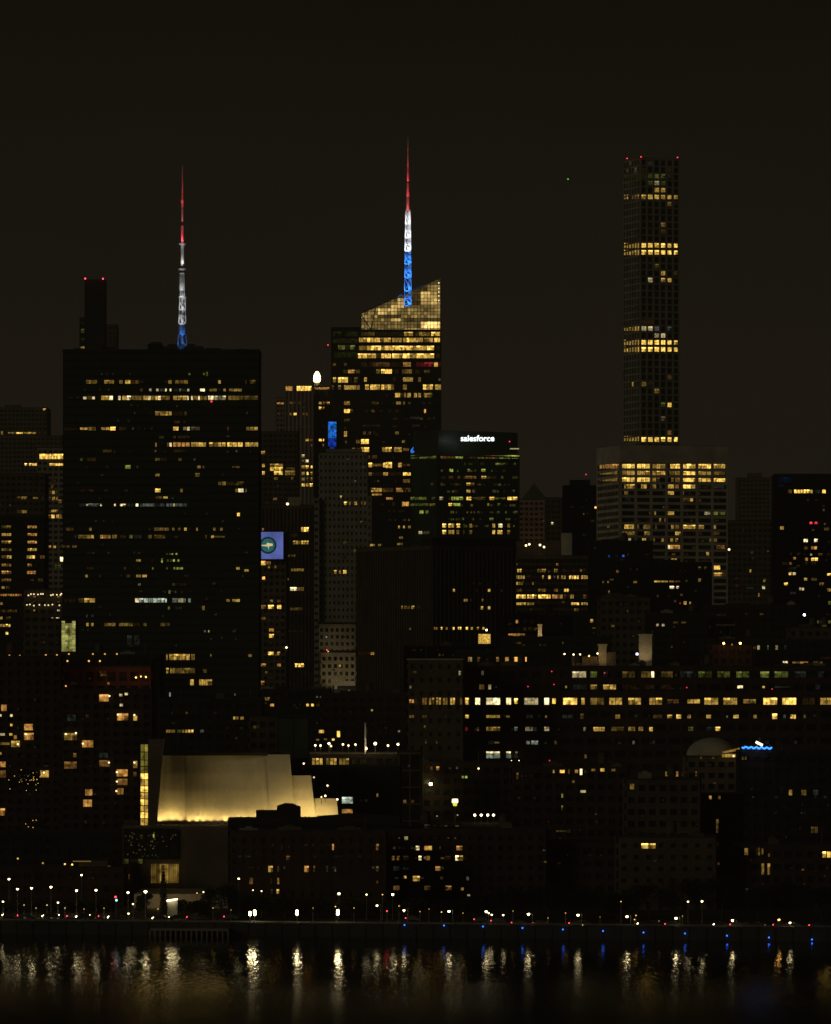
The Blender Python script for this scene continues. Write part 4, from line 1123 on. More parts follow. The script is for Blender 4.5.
# floodlights along the foot of the screen wall, on the podium roof
k = 0
for px in [160.5, 166, 173, 180, 190, 197, 204, 211, 218, 225, 232, 239, 246, 253, 260, 267, 274, 281, 288, 297, 305, 313, 322, 332]:
    Yw = (Yh + 2 * (px - 157) / 29 if px < 186 else Yh + 2 - (px - 186) / 84 + 3 * math.sin(math.pi * (px - 186) / 84) if px < 270 else Yh + .6 - 3.6 * (px - 270) / 26 if px < 296 else Yh - 4.5 if px < 317 else Yh - 5.2); big = px > 268
    mb = MB(); x = X(px, Yw - 3); mb.box(x - .25, x + .25, Yw - 3.3, Yw - 2.8, zr, zr + .5); mb.build('floodlight_housing', M['steel'], hall)
    spot(hall, (x, Yw - (1.25 if not big else 4.0), zr + .3), (x, Yw + .5, zr + (7 if not big else 9)), (random.uniform(.6, 1.3)) * (560 if not big else 1300) * (1.25 if px < 186 else 1), (1, .68, .22), size=112 if not big else 130, blend=1, rad=.1)
# podium features
Yp = 1539.4
mb = MB(); quadpx(mb, 124, 178, 829, 858, Yp); mb.build('dark_glazing', M['glass'], hall)
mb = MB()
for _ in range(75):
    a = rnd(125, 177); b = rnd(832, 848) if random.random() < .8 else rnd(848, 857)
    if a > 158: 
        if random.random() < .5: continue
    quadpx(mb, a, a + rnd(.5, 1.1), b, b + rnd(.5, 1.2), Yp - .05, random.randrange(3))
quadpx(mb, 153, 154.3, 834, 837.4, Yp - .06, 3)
mb.build('reflected_lamps', [emit('c', .05, vary=False), emit('g', .12, vary=False), emit('y', .05, vary=False), emit('g', .5, vary=False)], hall)['kind'] = 'stuff'  # emissive specks painted on as lamps mirrored in the dark glass
mb = MB()
for a in (124, 135, 146, 157, 168, 178): mb.bar((X(a, Yp), Yp - .2, Z(858, Yp)), (X(a, Yp), Yp - .2, Z(829, Yp)), .12)
for b in (829, 843.5, 858): mb.bar((X(124, Yp), Yp - .2, Z(b, Yp)), (X(178, Yp), Yp - .2, Z(b, Yp)), .12)
mb.build('glazing_frame', M['dark'], hall)
for a, b, c_, d, hue, lv in ((124, 128.5, 859, 863.5, 'g', 2), (138.5, 142.5, 859, 863.5, 'g', 2), (123, 129.5, 874, 879, 'o', 3)):
    m_ = MB(); quadpx(m_, a, b, c_, d, Yp - .1); m_.build('window', emit(hue, LEV[lv]), hall)
m_ = MB()
for i in range(16):
    a = 151 + i * 1.75; quadpx(m_, a, a + 1.45, 864, 883, Yp - .1, 0 if i > 4 else 1)
m_.build('louvred_window', [emit('y', .17, fine=.4), emit('y', .07, fine=.4)], hall)
m_ = MB(); m_.box(X(131, Yp), X(136, Yp), Yp - 1, Yp, G, Z(862, Yp)); m_.build('pier', M['brick'], hall)
m_ = MB(); m_.box(X(134, 1500), X(232, 1500), 1500, 1540, G, Z(894, 1500))
m_.build('lower_terrace', M['pale'], hall)
for px in (145, 160, 176, 196): bulb(hall, (X(px, 1494), 1494, G + 3), 60, (1, .66, .28), .3)
lamp_on(hall, 1536, 126.5, 877.5, 'y', 2.5, .35)

# scaffolded box and parking deck behind the hall
building('gridded_grey_box', 'grey gridded unlit box building just behind the floodlit hall roof', 'building', 1750, 277, 308, 716.5, wall='tan', depth=15, grid=dict(bay=4.9, floor=6.3, pier=.35, spd=.3, proud=.3, ztop_band=.4), core='cyan')
building('dim_brick_box', 'dim brown box left of the grey gridded box behind the hall', 'building', 1755, 249, 277, 717, wall='brown', depth=15, lights='''
727:3.4 253-260y2''')
deck, fr, sd, zt = building('parking_deck', 'garage roof deck with a line of street lamps right of the hall roof', 'building', 1800, 306, 404, 754, wall='dark', depth=26, u=3.4, roofm='tan', lights='''
761.5:7.4 312-323y4 326-337y4 339-349y3 352-358y1:5 360-366g1:5''')
for px, py, s, r in ((315.3, 745.3, 7, .42), (320.5, 745.5, 7, .42), (329, 743.5, 8, .5), (331, 746, 2, .5), (343, 744.3, 7, .42), (348.5, 745.5, 3, .45), (355.5, 744.5, 5, .42), (366, 748.5, 12, .55), (375.3, 743.5, 14, .62), (388, 745.5, 5, .45), (398, 744.3, 9, .5)):
    lamp_on(deck, 1796, px, py, 'w', s, r, drop=max(.8, Z(py, 1796) - zt))
    if s > 6: bulb(deck, (X(px, 1794), 1794, Z(py, 1794)), 60, (1, .6, .25))
m_ = MB(); m_.bar((X(365.3, 1795), 1795, Z(754, 1795)), (X(365.3, 1795), 1795, Z(723, 1795)), .28); m_.build('flagpole', M['white'], deck)
bulb(deck, (X(366.5, 1791), 1791, Z(747, 1791)), 260, (1, .85, .55))
m_ = MB(); Yd = 1801
for a, b, c_, d in ((319, 324, 730, 733), (337, 340, 731, 737), (332, 334.5, 738.5, 740.5), (324, 327, 738.5, 740), (316, 319, 739, 740.5)):
    o = MB(); quadpx(o, a, b, c_, d, Yd + 60); o.build('sign_panel', emit('y', .9 if b < 341 and a > 330 or a == 319 else .15), deck)
root, fr, sd, zt = building('dark_riverside_block', 'dark block with one green-white lit room right of the floodlit hall', 'building', 1600, 337, 400, 768, wall='dark', depth=20, u=14, lights='''
800:8 340.5-353c4
811:5 341-353o4
795:4 376.5-378.5y3
800.5:2.6 366c1 361o1''')
root, fr, sd, zt = building('low_stair_block', 'small dark stair block against the right end of the hall', 'building', 1585, 292, 340, 768, wall='dark', depth=14, lights='''
786.5:2.4 328c2''')
for px, py, s in ((303.8, 763.5, 3), (327.5, 785.5, 3), (325.3, 795.8, 6), (321.5, 797, 2), (337.3, 799.3, 5), (314, 777.3, 1.2)): lamp_on(root, 1540, px, py, 'w', s, .36, drop=2)

# black silhouette block and brick riverside row
root, fr, sd, zt = building('stepped_roof_block', 'black stepped-roof block silhouetted against the floodlit hall', 'building', 1500, 229.5, 400, 820, wall='dark', depth=14)
m_ = MB(); Yb2 = 1502
m_.elev([(X(a, Yb2), Z(b, Yb2)) for a, b in ((256, 822), (300, 822), (300, 807.5), (292, 804), (284, 803.5), (277, 806), (276.8, 810.5), (256, 810.5))], Yb2, Yb2 + 9)
m_.elev([(X(a, Yb2), Z(b, Yb2)) for a, b in ((316.5, 822), (400, 822), (400, 816), (353, 814.5), (317, 816.5))], Yb2, Yb2 + 9)
for px in (241, 248, 305, 309): m_.bar((X(px, Yb2), Yb2 + 1, Z(822, Yb2)), (X(px, Yb2), Yb2 + 1, Z(816.5, Yb2)), .2)
m_.build('roof_steps', M['dark'], root)
building('brick_riverside_row', 'long dark red brick row with a few amber sash windows on the waterfront', 'apartment building', 1470, 230, 386, 832, wall='brick', depth=18, u=9, grid=dict(bay=2.9, floor=3.1, pier=1.7, spd=1.5), lights='''
847:7 331.8-334.8o4 376-378.5o3 281-283o1 289c1
858:5 286-290o2
869:7 268-273y4 277-280o2 304-309o4 313-316o2 326-329c1 334-337w2:6 376-378.5y2:6
881:7 249-253o3 270-273o1 277-280o4
891.5:5 276.5-279y4 271-273c1
882:3 376-379y2
''', extra=(22, 236, 384, 845, 885, 11.3, [('o', 1), ('c', 1)]))
building('brick_apartments', 'brick apartments with scattered bright windows just right of the brick row', 'apartment building', 1500, 385, 546, 830, wall='brick', depth=18, u=9, grid=dict(bay=3.0, floor=2.95, pier=1.7, spd=1.5), lights='''
838:4.5 404-408.5w4
848:5 393-395y3:3 415.5-419.5w5 424-428o4 428-432y4 456-463o4 412c1
858:5 391.5-395o3 396.5-399.5o3 403-409o1 418.7-421w5 425w3 426-430o3 445-451o1 455-459w5:6 459-463y4:6
868.5:5 393-400c1 404c1 407c1 435-441o4
877:3 403.5-406.5y4
878.5:6 412.5-420y4 466-469c3:4
888:4.6 393-400o3 424-431o2 445-452o3 446c1
889:2.6 461-463.5y4
895:2.4 467-470w4
826.5:5 424-430c1
850:2.4 544c2
861.5:2.4 545y3
''', extra=(26, 390, 470, 838, 895, 10, [('o', 1), ('c', 1), ('o', 2)]))
root, fr, sd, zt = building('lamp_roof_block', 'low dark block with four round lamps along its roof', 'building', 1580, 420, 512, 824, wall='dark', depth=18, extra=(4, 424, 460, 826, 830, 3, DIM))
for px in (474.7, 481.2, 487.7, 493.5): lamp_on(root, 1578, px, 815, 'w', 7, .5, drop=3)
m_ = MB(); Yy = 1578; m_.bar((X(455, Yy), Yy, Z(799, Yy)), (X(455, Yy), Yy, Z(802.5, Yy)), .85, 1, .95); m_.bar((X(455, Yy), Yy, Z(802.5, Yy)), (X(455, Yy), Yy, Z(806, Yy)), .8, 0, .5)
m_.bar((X(455, Yy), Yy, Z(806, Yy)), (X(455, Yy), Yy, Z(826, Yy)), .12, 2); m_.build('yellow_lantern', [emit((.8, .75, .05), 1.2, vary=False), emit('w', 4, vary=False), M['steel']], root)
lamp_on(root, 1578, 457.5, 815, 'w', .5, .3); lamp_on(root, 1578, 437, 816, 'w', .3, .3)
building('scaffolded_block', 'narrow grey scaffolded block right of the parking deck', 'building', 1700, 399, 421, 752, wall='tan', depth=14, grid=dict(bay=4.3, floor=5.6, pier=.5, spd=.5, ztop_band=.8), core='glass', lights='''
766:2.4 409c1
801.5:3.4 403-406.5o3 411-414.5o2''')
root, fr, sd, zt = building('courtyard_block', 'dim brown block with a glaring white lamp on its front', 'building', 1730, 412, 522, 763, wall='brick', depth=18, lights='''
767:7 415-417y4 417.7-420y4
768.5:4 426-428o1 430-433o2 436-440o4
768:2.4 457c2 450c1
777:2.6 461.5-468g4
792:2 430c1''')
lamp_on(root, 1724, 430.8, 784, 'w', 18, .7); lamp_on(root, 1724, 478.5, 768.5, 'w', 3, .4, drop=6)
bulb(root, (X(428, 1722), 1722, Z(786, 1722)), 240, (.8, 1, .35), .4)
root, fr, sd, zt = building('lamp_row_block', 'dark reddish block with a broken row of small lights along its top right of centre', 'building', 1640, 512, 628, 768, wall='brick', depth=18, u=5, lights='''
771.5:3.4 552.5-555y4 559.5-565y5 568-570o2:6 574.5-578.5o4 585c1
772:7 579.5-582.5w5
770:3.4 591-595.5y3:2.6 600-605y4 611-616y3:2.6
781.5:3 572-575y3
791.5:2.6 580-586w4
795.5:5 561.3-563g3
808:5.4 561.3-563g3
776:7 516-519o2 522c1 526o1 530c1
831:2 556-568y2 567-571c1:4
''', extra=(10, 516, 620, 790, 850, 8, DIM))
building('plain_brick_wall_block', 'windowless dark brick riverside block in the middle of the waterfront', 'building', 1510, 545, 618, 843, wall='brick', depth=18, extra=(5, 550, 615, 855, 890, 8, [('o', 1)]))
building('pale_panel_block', 'plain dim block with one yellow corner window below the long lit building', 'building', 1580, 626, 700, 780, wall='brown', depth=18, lights='''
786.5:7 629.5-634y3
836:2.4 677.5y4''', extra=(6, 640, 700, 800, 835, 8, [('o', 1)]))
building('river_terrace_block', 'dim riverside block with one wide bright yellow window', 'building', 1490, 618, 716, 838, wall='brown', depth=18, u=8, grid=dict(bay=3.5, floor=3.4, pier=2.2, spd=2.2), lights='''
846:6 641-649y5 649-656y4
861:3 653-657c1''')
# domed block
root, fr, sd, zt = building('dome_block', 'dim stone block under a shallow dome at the right', 'building', 1700, 687, 746, 757, wall='tan', depth=22, lights='''
774:5 665-669y4 675.5-678.5o4:6 681-687o1 695-697.5o3
758:2.4 701o2 713o2
''', extra=(8, 690, 742, 765, 790, 6, [('o', 1), ('o', 2)]))
m_ = MB(); cx, cy = X(712, 1712), 1712; R_ = 26 * 1712 / F; H_ = Z(738, 1712) - Z(757, 1712); ring = []
for j in range(6):
    t = j / 6 * math.pi / 2
    for i in range(24): ring.append((cx + R_ * math.cos(t) * math.cos(i * math.pi / 12), cy + R_ * .8 * math.cos(t) * math.sin(i * math.pi / 12), zt + H_ * math.sin(t)))
ring.append((cx, cy, zt + H_)); fs = [(j * 24 + i, j * 24 + (i + 1) % 24, (j + 1) * 24 + (i + 1) % 24, (j + 1) * 24 + i) for j in range(5) for i in range(24)] + [(120 + i, 120 + (i + 1) % 24, 144) for i in range(24)]
m_.add(ring, fs); m_.build('dome', M['pale'], root, smooth=True)
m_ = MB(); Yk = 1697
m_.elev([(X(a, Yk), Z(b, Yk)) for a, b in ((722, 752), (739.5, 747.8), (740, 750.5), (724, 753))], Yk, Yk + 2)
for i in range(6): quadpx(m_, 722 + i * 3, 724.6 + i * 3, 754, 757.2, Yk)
m_.build('lit_ledge', emit('y', .22, fine=.5), root)  # amber light on the ledge painted as emission of the ledge itself
m_ = MB(); m_.ball((X(733.5, Yk), Yk - .6, Z(756, Yk)), .4); m_.build('lamp', emit('w', 1.5, vary=False), root)
root, fr, sd, zt = building('neon_roof_block', 'large dark block at the right edge carrying the blue neon squiggle', 'building', 1660, 741, 850, 752, wall='dark', depth=20, u=5, lights='''
758:4 741.5-744g2 744.5-747o3
792.7:6 788.5-792y4 801-806y3 813-818c1
830:7 810.5-818y2
797.5:4 709-711.5y4 714-717c1 718-720.5o3
''', extra=(14, 745, 829, 765, 850, 8, [('o', 1), ('c', 1)]))
building('neighbour_block', 'narrow dark riverside block with slit windows at the right', 'building', 1600, 686, 742, 795, wall='dark', depth=16, lights='''
797.5:3.6 709-711.5y4 718-720.5o3
826:16 716-718.5y2
844:6 716.5-718y1
863.5:3 717-719.5o2
866:3 736-738.5w4
877.5:4 736-738.5g4''')
ns = thing('neon_sign', 'blue neon squiggle with a white slash on the dark block at the right', 'sign', (X(757, 1655), 1655, Z(752, 1655)))
m_ = MB(); pts = [(742 + i * .75, 747.3 + .75 * math.sin(i * .9) + (i / 40) * .9) for i in range(41)]; Yk = 1655
for a, b in zip(pts, pts[1:]): m_.bar((X(a[0], Yk), Yk, Z(a[1], Yk)), (X(b[0], Yk), Yk, Z(b[1], Yk)), .28)
m_.build('blue_tube', emit((.03, .22, 1), 3.2, vary=False), ns)
m_ = MB(); m_.bar((X(756, Yk), Yk, Z(742, Yk)), (X(762.5, Yk), Yk, Z(745.3, Yk)), .42); m_.build('white_tube', emit('w', 4, vary=False), ns)
m_ = MB()
for px in (744, 757, 770): m_.bar((X(px, Yk), Yk + .5, Z(753, Yk)), (X(px, Yk), Yk + .5, Z(744, Yk)), .1)
m_.bar((X(742, Yk), Yk + .5, Z(749.5, Yk)), (X(772, Yk), Yk + .5, Z(749.5, Yk)), .1); m_.build('sign_frame', M['steel'], ns)
building('lower_right_block', 'dim riverside block with two tall narrow lit windows at the lower right', 'building', 1500, 738, 850, 846, wall='brick', depth=18, lights='''
851.5:8 744-748.5y3 756-757.5y1 758-760y3:9 761.5-763.5y3:7
855:4 768-770y2
869:13 761-764y3 767-770y3
869.5:2.4 802.5o2
854.5:7 822-831y5
890.5:5 745-748c1 749-752c1 758-761y2
''', extra=(8, 745, 829, 860, 892, 8, [('o', 1)]))
# low riverside pavilions at the far left
building('low_riverside_shed', 'long low reddish riverside shed at the lower left', 'building', 1510, -12, 124, 868, wall='brick', depth=16, extra=(6, 0, 110, 872, 885, 6, [('o', 1)]))
root, fr, sd, zt = building('roof_pavilion', 'small pale roof pavilion with a lit edge at the lower left', 'building', 1522, 79, 108, 861, wall='tan', depth=10, lights='''
867.5:4 107-111y3''')
m_ = MB(); m_.box(X(73, 1520), X(91, 1520), 1519, 1519.5, Z(861.6, 1520), Z(860.8, 1520)); m_.build('lit_edge', emit('y', .2, vary=False), root)  # roof edge made emissive to look lit
for px, py, s in ((65, 864, 2), (72.3, 864.5, 3), (18, 858.5, 1), (43, 863, .6)): lamp_on(root, 1519, px, py, 'y', s, .35, drop=2)
building('dark_parkside_block', 'unlit dark block behind the riverside shed at the lower left', 'building', 1580, -12, 123, 832, wall='dark', depth=16)

# ================================================================== SHORE, WATER, ROAD
YS0, YS1 = 1409.0, 1369.0
xa_, xb_ = X(0, YS0), X(831, YS1); ksl = (YS1 - YS0) / (xb_ - xa_)
def shoreY(x): return YS0 + ksl * (x - xa_)
def shore_pt(px, d):                                      # a point d metres inland of the sea wall seen at column px
    k = (px - CX) / F; Yv = (YS0 - ksl * xa_ + d) / (1 - ksl * k); return k * Yv, Yv
sh = Vector((1, ksl)).normalized(); shang = math.atan2(ksl, 1)
def strip(name, d0, d1, z, mat, x0=-900, x1=900, kind='structure', thick=None):
    mb = MB(); v = [(x0, shoreY(x0) + d0), (x1, shoreY(x1) + d0), (x1, shoreY(x1) + d1), (x0, shoreY(x0) + d1)]
    if thick: mb.prism(v, z - thick, z)
    else: mb.add([(p[0], p[1], z) for p in v], [(0, 1, 2, 3)])
    o = mb.build(name, mat); o['kind'] = kind; return o
# ground sheet to the horizon
mb = MB(); W_ = 6000
mb.add([(-W_, shoreY(-W_) + .5 if False else 1409, G), (-900, shoreY(-900) + .5, G), (900, shoreY(900) + .5, G), (W_, 1200, G), (W_, 12000, G), (-W_, 12000, G)], [(0, 1, 2, 3, 4, 5)])
o = mb.build('ground', M['ground']); o['kind'] = 'structure'
strip('road', 9, 30, G + .012, M['asphalt']); strip('promenade', .6, 6.5, G + .16, M['wallstone'], thick=.3)
strip('kerb', 8.4, 8.9, G + .14, M['concrete'], thick=.3)
mb = MB()
for i in range(-60, 60):
    x = i * 9.0
    for d in (16, 23):
        y = shoreY(x) + d; mb.add([(x, y, G + .02), (x + 3, y + 3 * ksl, G + .02), (x + 3, y + .15 + 3 * ksl, G + .02), (x, y + .15, G + .02)], [(0, 1, 2, 3)])
o = mb.build('road_markings', M['paint']); o['kind'] = 'structure'
mb = MB(); x0, x1 = -900, 900
mb.prism([(x0, shoreY(x0)), (x1, shoreY(x1)), (x1, shoreY(x1) + .7), (x0, shoreY(x0) + .7)], -3, G + .35)
mb.prism([(x0, shoreY(x0) - .12), (x1, shoreY(x1) - .12), (x1, shoreY(x1) + .8), (x0, shoreY(x0) + .8)], G + .35, G + .6)
for i in range(-70, 70):
    x = i * 4.6; y = shoreY(x); mb.box(x - .25, x + .25, y - .3, y + .2, -3, G + .3)
tag(mb.build('sea_wall', M['wallstone']), 'concrete sea wall running along the whole waterfront', 'sea wall')
mb = MB()
for i in range(-60, 60):
    x = i * 2.4; y = shoreY(x) + 1.2; mb.bar((x, y, G + .1), (x, y, G + 1.2), .035, n=5)
for zz in (.45, .8, 1.2): mb.bar((-144, shoreY(-144) + 1.2, G + zz), (144, shoreY(144) + 1.2, G + zz), .035, n=5)
tag(mb.build('railing', M['steel']), 'thin steel railing along the top of the sea wall', 'railing')
mb = MB()                                                 # road guard rail
for i in range(-70, 70):
    x = i * 2.0; y = shoreY(x) + 8; mb.box(x - .08, x + .08, y - .08, y + .08, G, G + .75)
mb.prism([(-140, shoreY(-140) + 7.85), (140, shoreY(140) + 7.85), (140, shoreY(140) + 7.93), (-140, shoreY(-140) + 7.93)], G + .45, G + .8)
tag(mb.build('guard_rail', M['steel']), 'metal guard rail between the promenade and the riverside road', 'guard rail')
# small jetty / pier shelf at the left
mb = MB(); xa, ya = shore_pt(150, -6); xb, yb = shore_pt(228, -6)
mb.prism([(xa, ya), (xb, yb), (xb, yb + 7), (xa, ya + 7)], 1.6, 2.2)
for i in range(16):
    x = xa + (xb - xa) * i / 15; y = ya + (yb - ya) * i / 15; mb.bar((x, y + .4, -3), (x, y + .4, 1.7), .28)
tag(mb.build('jetty', M['concrete']), 'low concrete jetty on piles in front of the hall', 'jetty')

m, nt, out = newmat('river_water'); N = nt.nodes; L = nt.links
b = N.new('ShaderNodeBsdfPrincipled'); b.inputs['Base Color'].default_value = (.006, .008, .006, 1); b.inputs['Roughness'].default_value = .1; b.inputs['IOR'].default_value = 1.33
tc = N.new('ShaderNodeNewGeometry')
mp = N.new('ShaderNodeMapping'); mp.inputs['Scale'].default_value = (.8, .13, 1); L.new(tc.outputs['Position'], mp.inputs['Vector'])
n1 = N.new('ShaderNodeTexNoise'); n1.inputs['Scale'].default_value = 1; n1.inputs['Detail'].default_value = 2; n1.inputs['Roughness'].default_value = .5; n1.inputs['Distortion'].default_value = .3; L.new(mp.outputs[0], n1.inputs['Vector'])
mp2 = N.new('ShaderNodeMapping'); mp2.inputs['Scale'].default_value = (.02, .012, 1); L.new(tc.outputs['Position'], mp2.inputs['Vector'])
n2 = N.new('ShaderNodeTexNoise'); n2.inputs['Scale'].default_value = 1; n2.inputs['Detail'].default_value = 3; L.new(mp2.outputs[0], n2.inputs['Vector'])
mrr = N.new('ShaderNodeMapRange'); mrr.inputs['From Min'].default_value = .35; mrr.inputs['From Max'].default_value = .65; mrr.inputs['To Min'].default_value = .035; mrr.inputs['To Max'].default_value = .075
L.new(n2.outputs['Fac'], mrr.inputs['Value'])
sp_ = N.new('ShaderNodeSeparateXYZ'); L.new(tc.outputs['Position'], sp_.inputs[0])   # sheltered near the wall, wind-ruffled in mid-stream
mo = N.new('ShaderNodeMapRange'); mo.inputs['From Min'].default_value = 1240; mo.inputs['From Max'].default_value = 1050; mo.inputs['To Min'].default_value = 0; mo.inputs['To Max'].default_value = .15
L.new(sp_.outputs['Y'], mo.inputs['Value']); ad_ = N.new('ShaderNodeMath'); ad_.operation = 'ADD'; L.new(mo.outputs[0], ad_.inputs[0]); L.new(mrr.outputs[0], ad_.inputs[1])
L.new(ad_.outputs[0], b.inputs['Roughness'])
bp = N.new('ShaderNodeBump'); bp.inputs['Strength'].default_value = 1.0; bp.inputs['Distance'].default_value = .12
L.new(n1.outputs['Fac'], bp.inputs['Height']); L.new(bp.outputs[0], b.inputs['Normal'])
# painted darkening: dark diffuse mixed in towards the viewer to dim the reflections
df = N.new('ShaderNodeBsdfDiffuse'); df.inputs['Color'].default_value = (.012, .013, .010, 1); mx = N.new('ShaderNodeMixShader')
mf_ = N.new('ShaderNodeMapRange'); mf_.inputs['From Min'].default_value = 1290; mf_.inputs['From Max'].default_value = 1060; mf_.inputs['To Min'].default_value = .12; mf_.inputs['To Max'].default_value = .78
L.new(sp_.outputs['Y'], mf_.inputs['Value']); L.new(mf_.outputs[0], mx.inputs[0]); L.new(b.outputs[0], mx.inputs[1]); L.new(df.outputs[0], mx.inputs[2]); L.new(mx.outputs[0], out.inputs[0])
WATER = m
mb = MB(); mb.add([(-4000, -300, 0), (4000, -300, 0), (4000, 1600, 0), (-4000, 1600, 0)], [(0, 1, 2, 3)])
o = mb.build('river', m); o['kind'] = 'structure'
mb = MB(); mb.add([(-4000, -300, -6), (4000, -300, -6), (4000, 1600, -6), (-4000, 1600, -6)], [(0, 1, 2, 3)])
mb.build('river_bed', M['ground'])['kind'] = 'structure'

# ---------------- lamps of the waterfront
def lamp_proto(h, r, s, arm, hue='w', tall=False):
    root = thing('street_lamp', '', 'street lamp', (0, 0, G))
    mb = MB(); mb.bar((arm, 0, 0), (arm, 0, h + .35), .13, 0, .07); mb.bar((arm, 0, 0), (arm, 0, .5), .24, 0, .18); mb.build('pole', M['steel'], root).location = (0, 0, 0)
    if arm: mb = MB(); mb.bar((arm, 0, h + .3), (arm * .4, 0, h + .55), .06); mb.bar((arm * .4, 0, h + .55), (0, 0, h + r + .1), .06); mb.build('arm', M['steel'], root).location = (0, 0, 0)
    mb = MB(); mb.bar((0, 0, h + r * .5), (0, 0, h + r + .12), r * 1.15, 0, r * .5, n=10); mb.build('lamp_shade', M['steel'], root).location = (0, 0, 0)
    mb = MB()
    if tall: mb.bar((0, 0, h - r * 2.4), (0, 0, h + r * 1.8), r, 0, n=8)
    else: mb.ball((0, 0, h), r, 0, 8)
    mb.build('lamp_glass', emit(hue, s * .28, sample='FRONT', vary=False), root).location = (0, 0, 0)
    return root
# (px, py, inland metres, radius, strength, arm, hue)
LAMPS = [(9, 879, 44, .38, 30, 0, 'w'), (17.5, 889, 30, .36, 34, 0, 'w'), (31.5, 888, 30, .38, 40, 0, 'w'), (51, 887, 31, .38, 40, 0, 'w'), (76.5, 890.5, 30, .38, 40, 0, 'w'),
 (96, 890, 30, .38, 40, 0, 'w'), (81.5, 875, 60, .32, 30, 0, 'w'), (58, 902.5, 33, .3, 26, 0, 'w'), (128, 892.5, 33, .38, 40, 0, 'w'), (145.5, 891.5, 34, .5, 60, 0, 'w'),
 (133, 904, 33, .27, 20, 0, 'w'), (128.5, 913.5, 22, .32, 20, 0, 'w'), (3, 901.5, 33, .3, 26, 0, 'w'), (203.5, 892, 40, .28, 16, 0, 'w'), (197, 893, 40, .2, 8, 0, 'y'),
 (238.7, 878.5, 50, .34, 26, 0, 'w'), (253, 890, 45, .24, 12, 0, 'w'), (261.5, 891, 45, .26, 14, 0, 'w'),
 (339, 893.5, 40, .42, 40, 0, 'w'), (366.5, 894.5, 38, .28, 26, 0, 'w'), (382.5, 894.5, 38, .2, 8, 0, 'y'), (392.7, 894.3, 38, .4, 40, 0, 'w'), (377, 905.5, 20, .34, 34, 1, 'w'),
 (404, 910.2, 12, .34, 40, 1, 'w'), (420, 911.5, 20, .18, 5, 0, 'o'), (441.5, 912, 22, .2, 10, 0, 'y'), (449, 911.3, 7, .4, 44, 1, 'w'), (486.2, 911.5, 7, .4, 40, 0, 'w'), (488.7, 913, 20, .3, 20, 0, 'w'), (491.7, 914.7, 20, .3, 24, 0, 'w'), (503.3, 915, 16, .3, 24, 0, 'w'),
 (528.5, 914, 7, .42, 48, 1, 'w'), (565.5, 913, 18, .18, 6, 0, 'o'), (578, 915, 7, .4, 44, 1, 'w'), (582.5, 926, 8, .26, 12, 0, 'w'),
 (627, 916.5, 7, .4, 44, 1, 'w'), (636, 915.3, 20, .22, 8, 0, 'o'), (634.5, 919.5, 20, .2, 8, 0, 'y'), (676, 918.2, 7, .42, 48, 1, 'w'), (682.5, 916, 20, .16, 5, 0, 'o'),
 (688, 901.5, 34, .32, 20, 0, 'w'), (702, 901.2, 34, .36, 26, 0, 'w'), (621, 901.5, 34, .2, 8, 0, 'y'), (732.5, 920.3, 7, .38, 40, 1, 'w'), (779, 919.7, 10, .34, 40, 0, 'o'), (790, 922.7, 7, .34, 36, 1, 'w'),
 (24, 905, 26, .16, 10, 0, 'y'), (36, 908, 24, .14, 8, 0, 'y'), (47, 905, 28, .16, 10, 0, 'w'), (65, 908, 26, .15, 10, 0, 'w'), (84, 909, 26, .14, 8, 0, 'o'), (104, 908, 26, .14, 8, 0, 'y'), (158, 909, 26, .15, 10, 0, 'y'), (213, 908, 24, .14, 8, 0, 'y'), (231, 910, 24, .13, 6, 0, 'o'), (313, 908, 26, .13, 6, 0, 'y'), (399, 906, 20, .15, 10, 0, 'y'), (429, 909, 24, .13, 6, 0, 'o'), (463, 913, 20, .13, 7, 0, 'y'), (513, 911, 22, .13, 7, 0, 'y'), (548, 918, 16, .13, 7, 0, 'y'), (600, 917, 16, .12, 6, 0, 'o'), (659, 921, 14, .12, 6, 0, 'y'), (765, 925, 12, .13, 7, 0, 'y'), (335.5, 906.5, 22, .2, 10, 0, 'y'), (354, 908, 22, .17, 6, 0, 'y'), (387, 911, 16, .26, 14, 0, 'r')]
BOLL = [(250, 913.3, .27), (254.7, 912.3, .33), (297, 912.2, .31), (337.8, 912, .33)]
protos = {}
LAMPS.sort()
hist = {}
for i, (px, py, d, r, s, arm, hue) in enumerate(LAMPS):
    x, y = shore_pt(px, d); h = Z(py, y) - G
    r *= .85; key = (round(h, 1), r, s, arm, hue)
    hd = max(.5, h)
    if key not in protos: protos[key] = lamp_proto(hd, r, s, arm * 1.05, hue); o = protos[key]
    else: o = copy_tree(protos[key])
    o.location = (x, y, G); o['group'] = 'street lamps along the waterfront'
    o['label'] = '%s street lamp on the waterfront, %s from the left' % ({'w': 'white', 'y': 'small yellow', 'o': 'orange', 'r': 'red'}[hue], nth(i + 1))
    o['category'] = 'street lamp'
for i, (px, py, r) in enumerate(BOLL):
    x, y = shore_pt(px, 5); h = Z(py, y) - G; o = lamp_proto(h, r, 70, 0, 'w', tall=True); o.name = 'lantern_post'
    o.location = (x, y, G); o['group'] = 'tall bright lanterns on the promenade'; o['category'] = 'lantern'
    o['label'] = 'bright upright promenade lantern with a long reflection, %s from the left of four' % nth(i + 1)
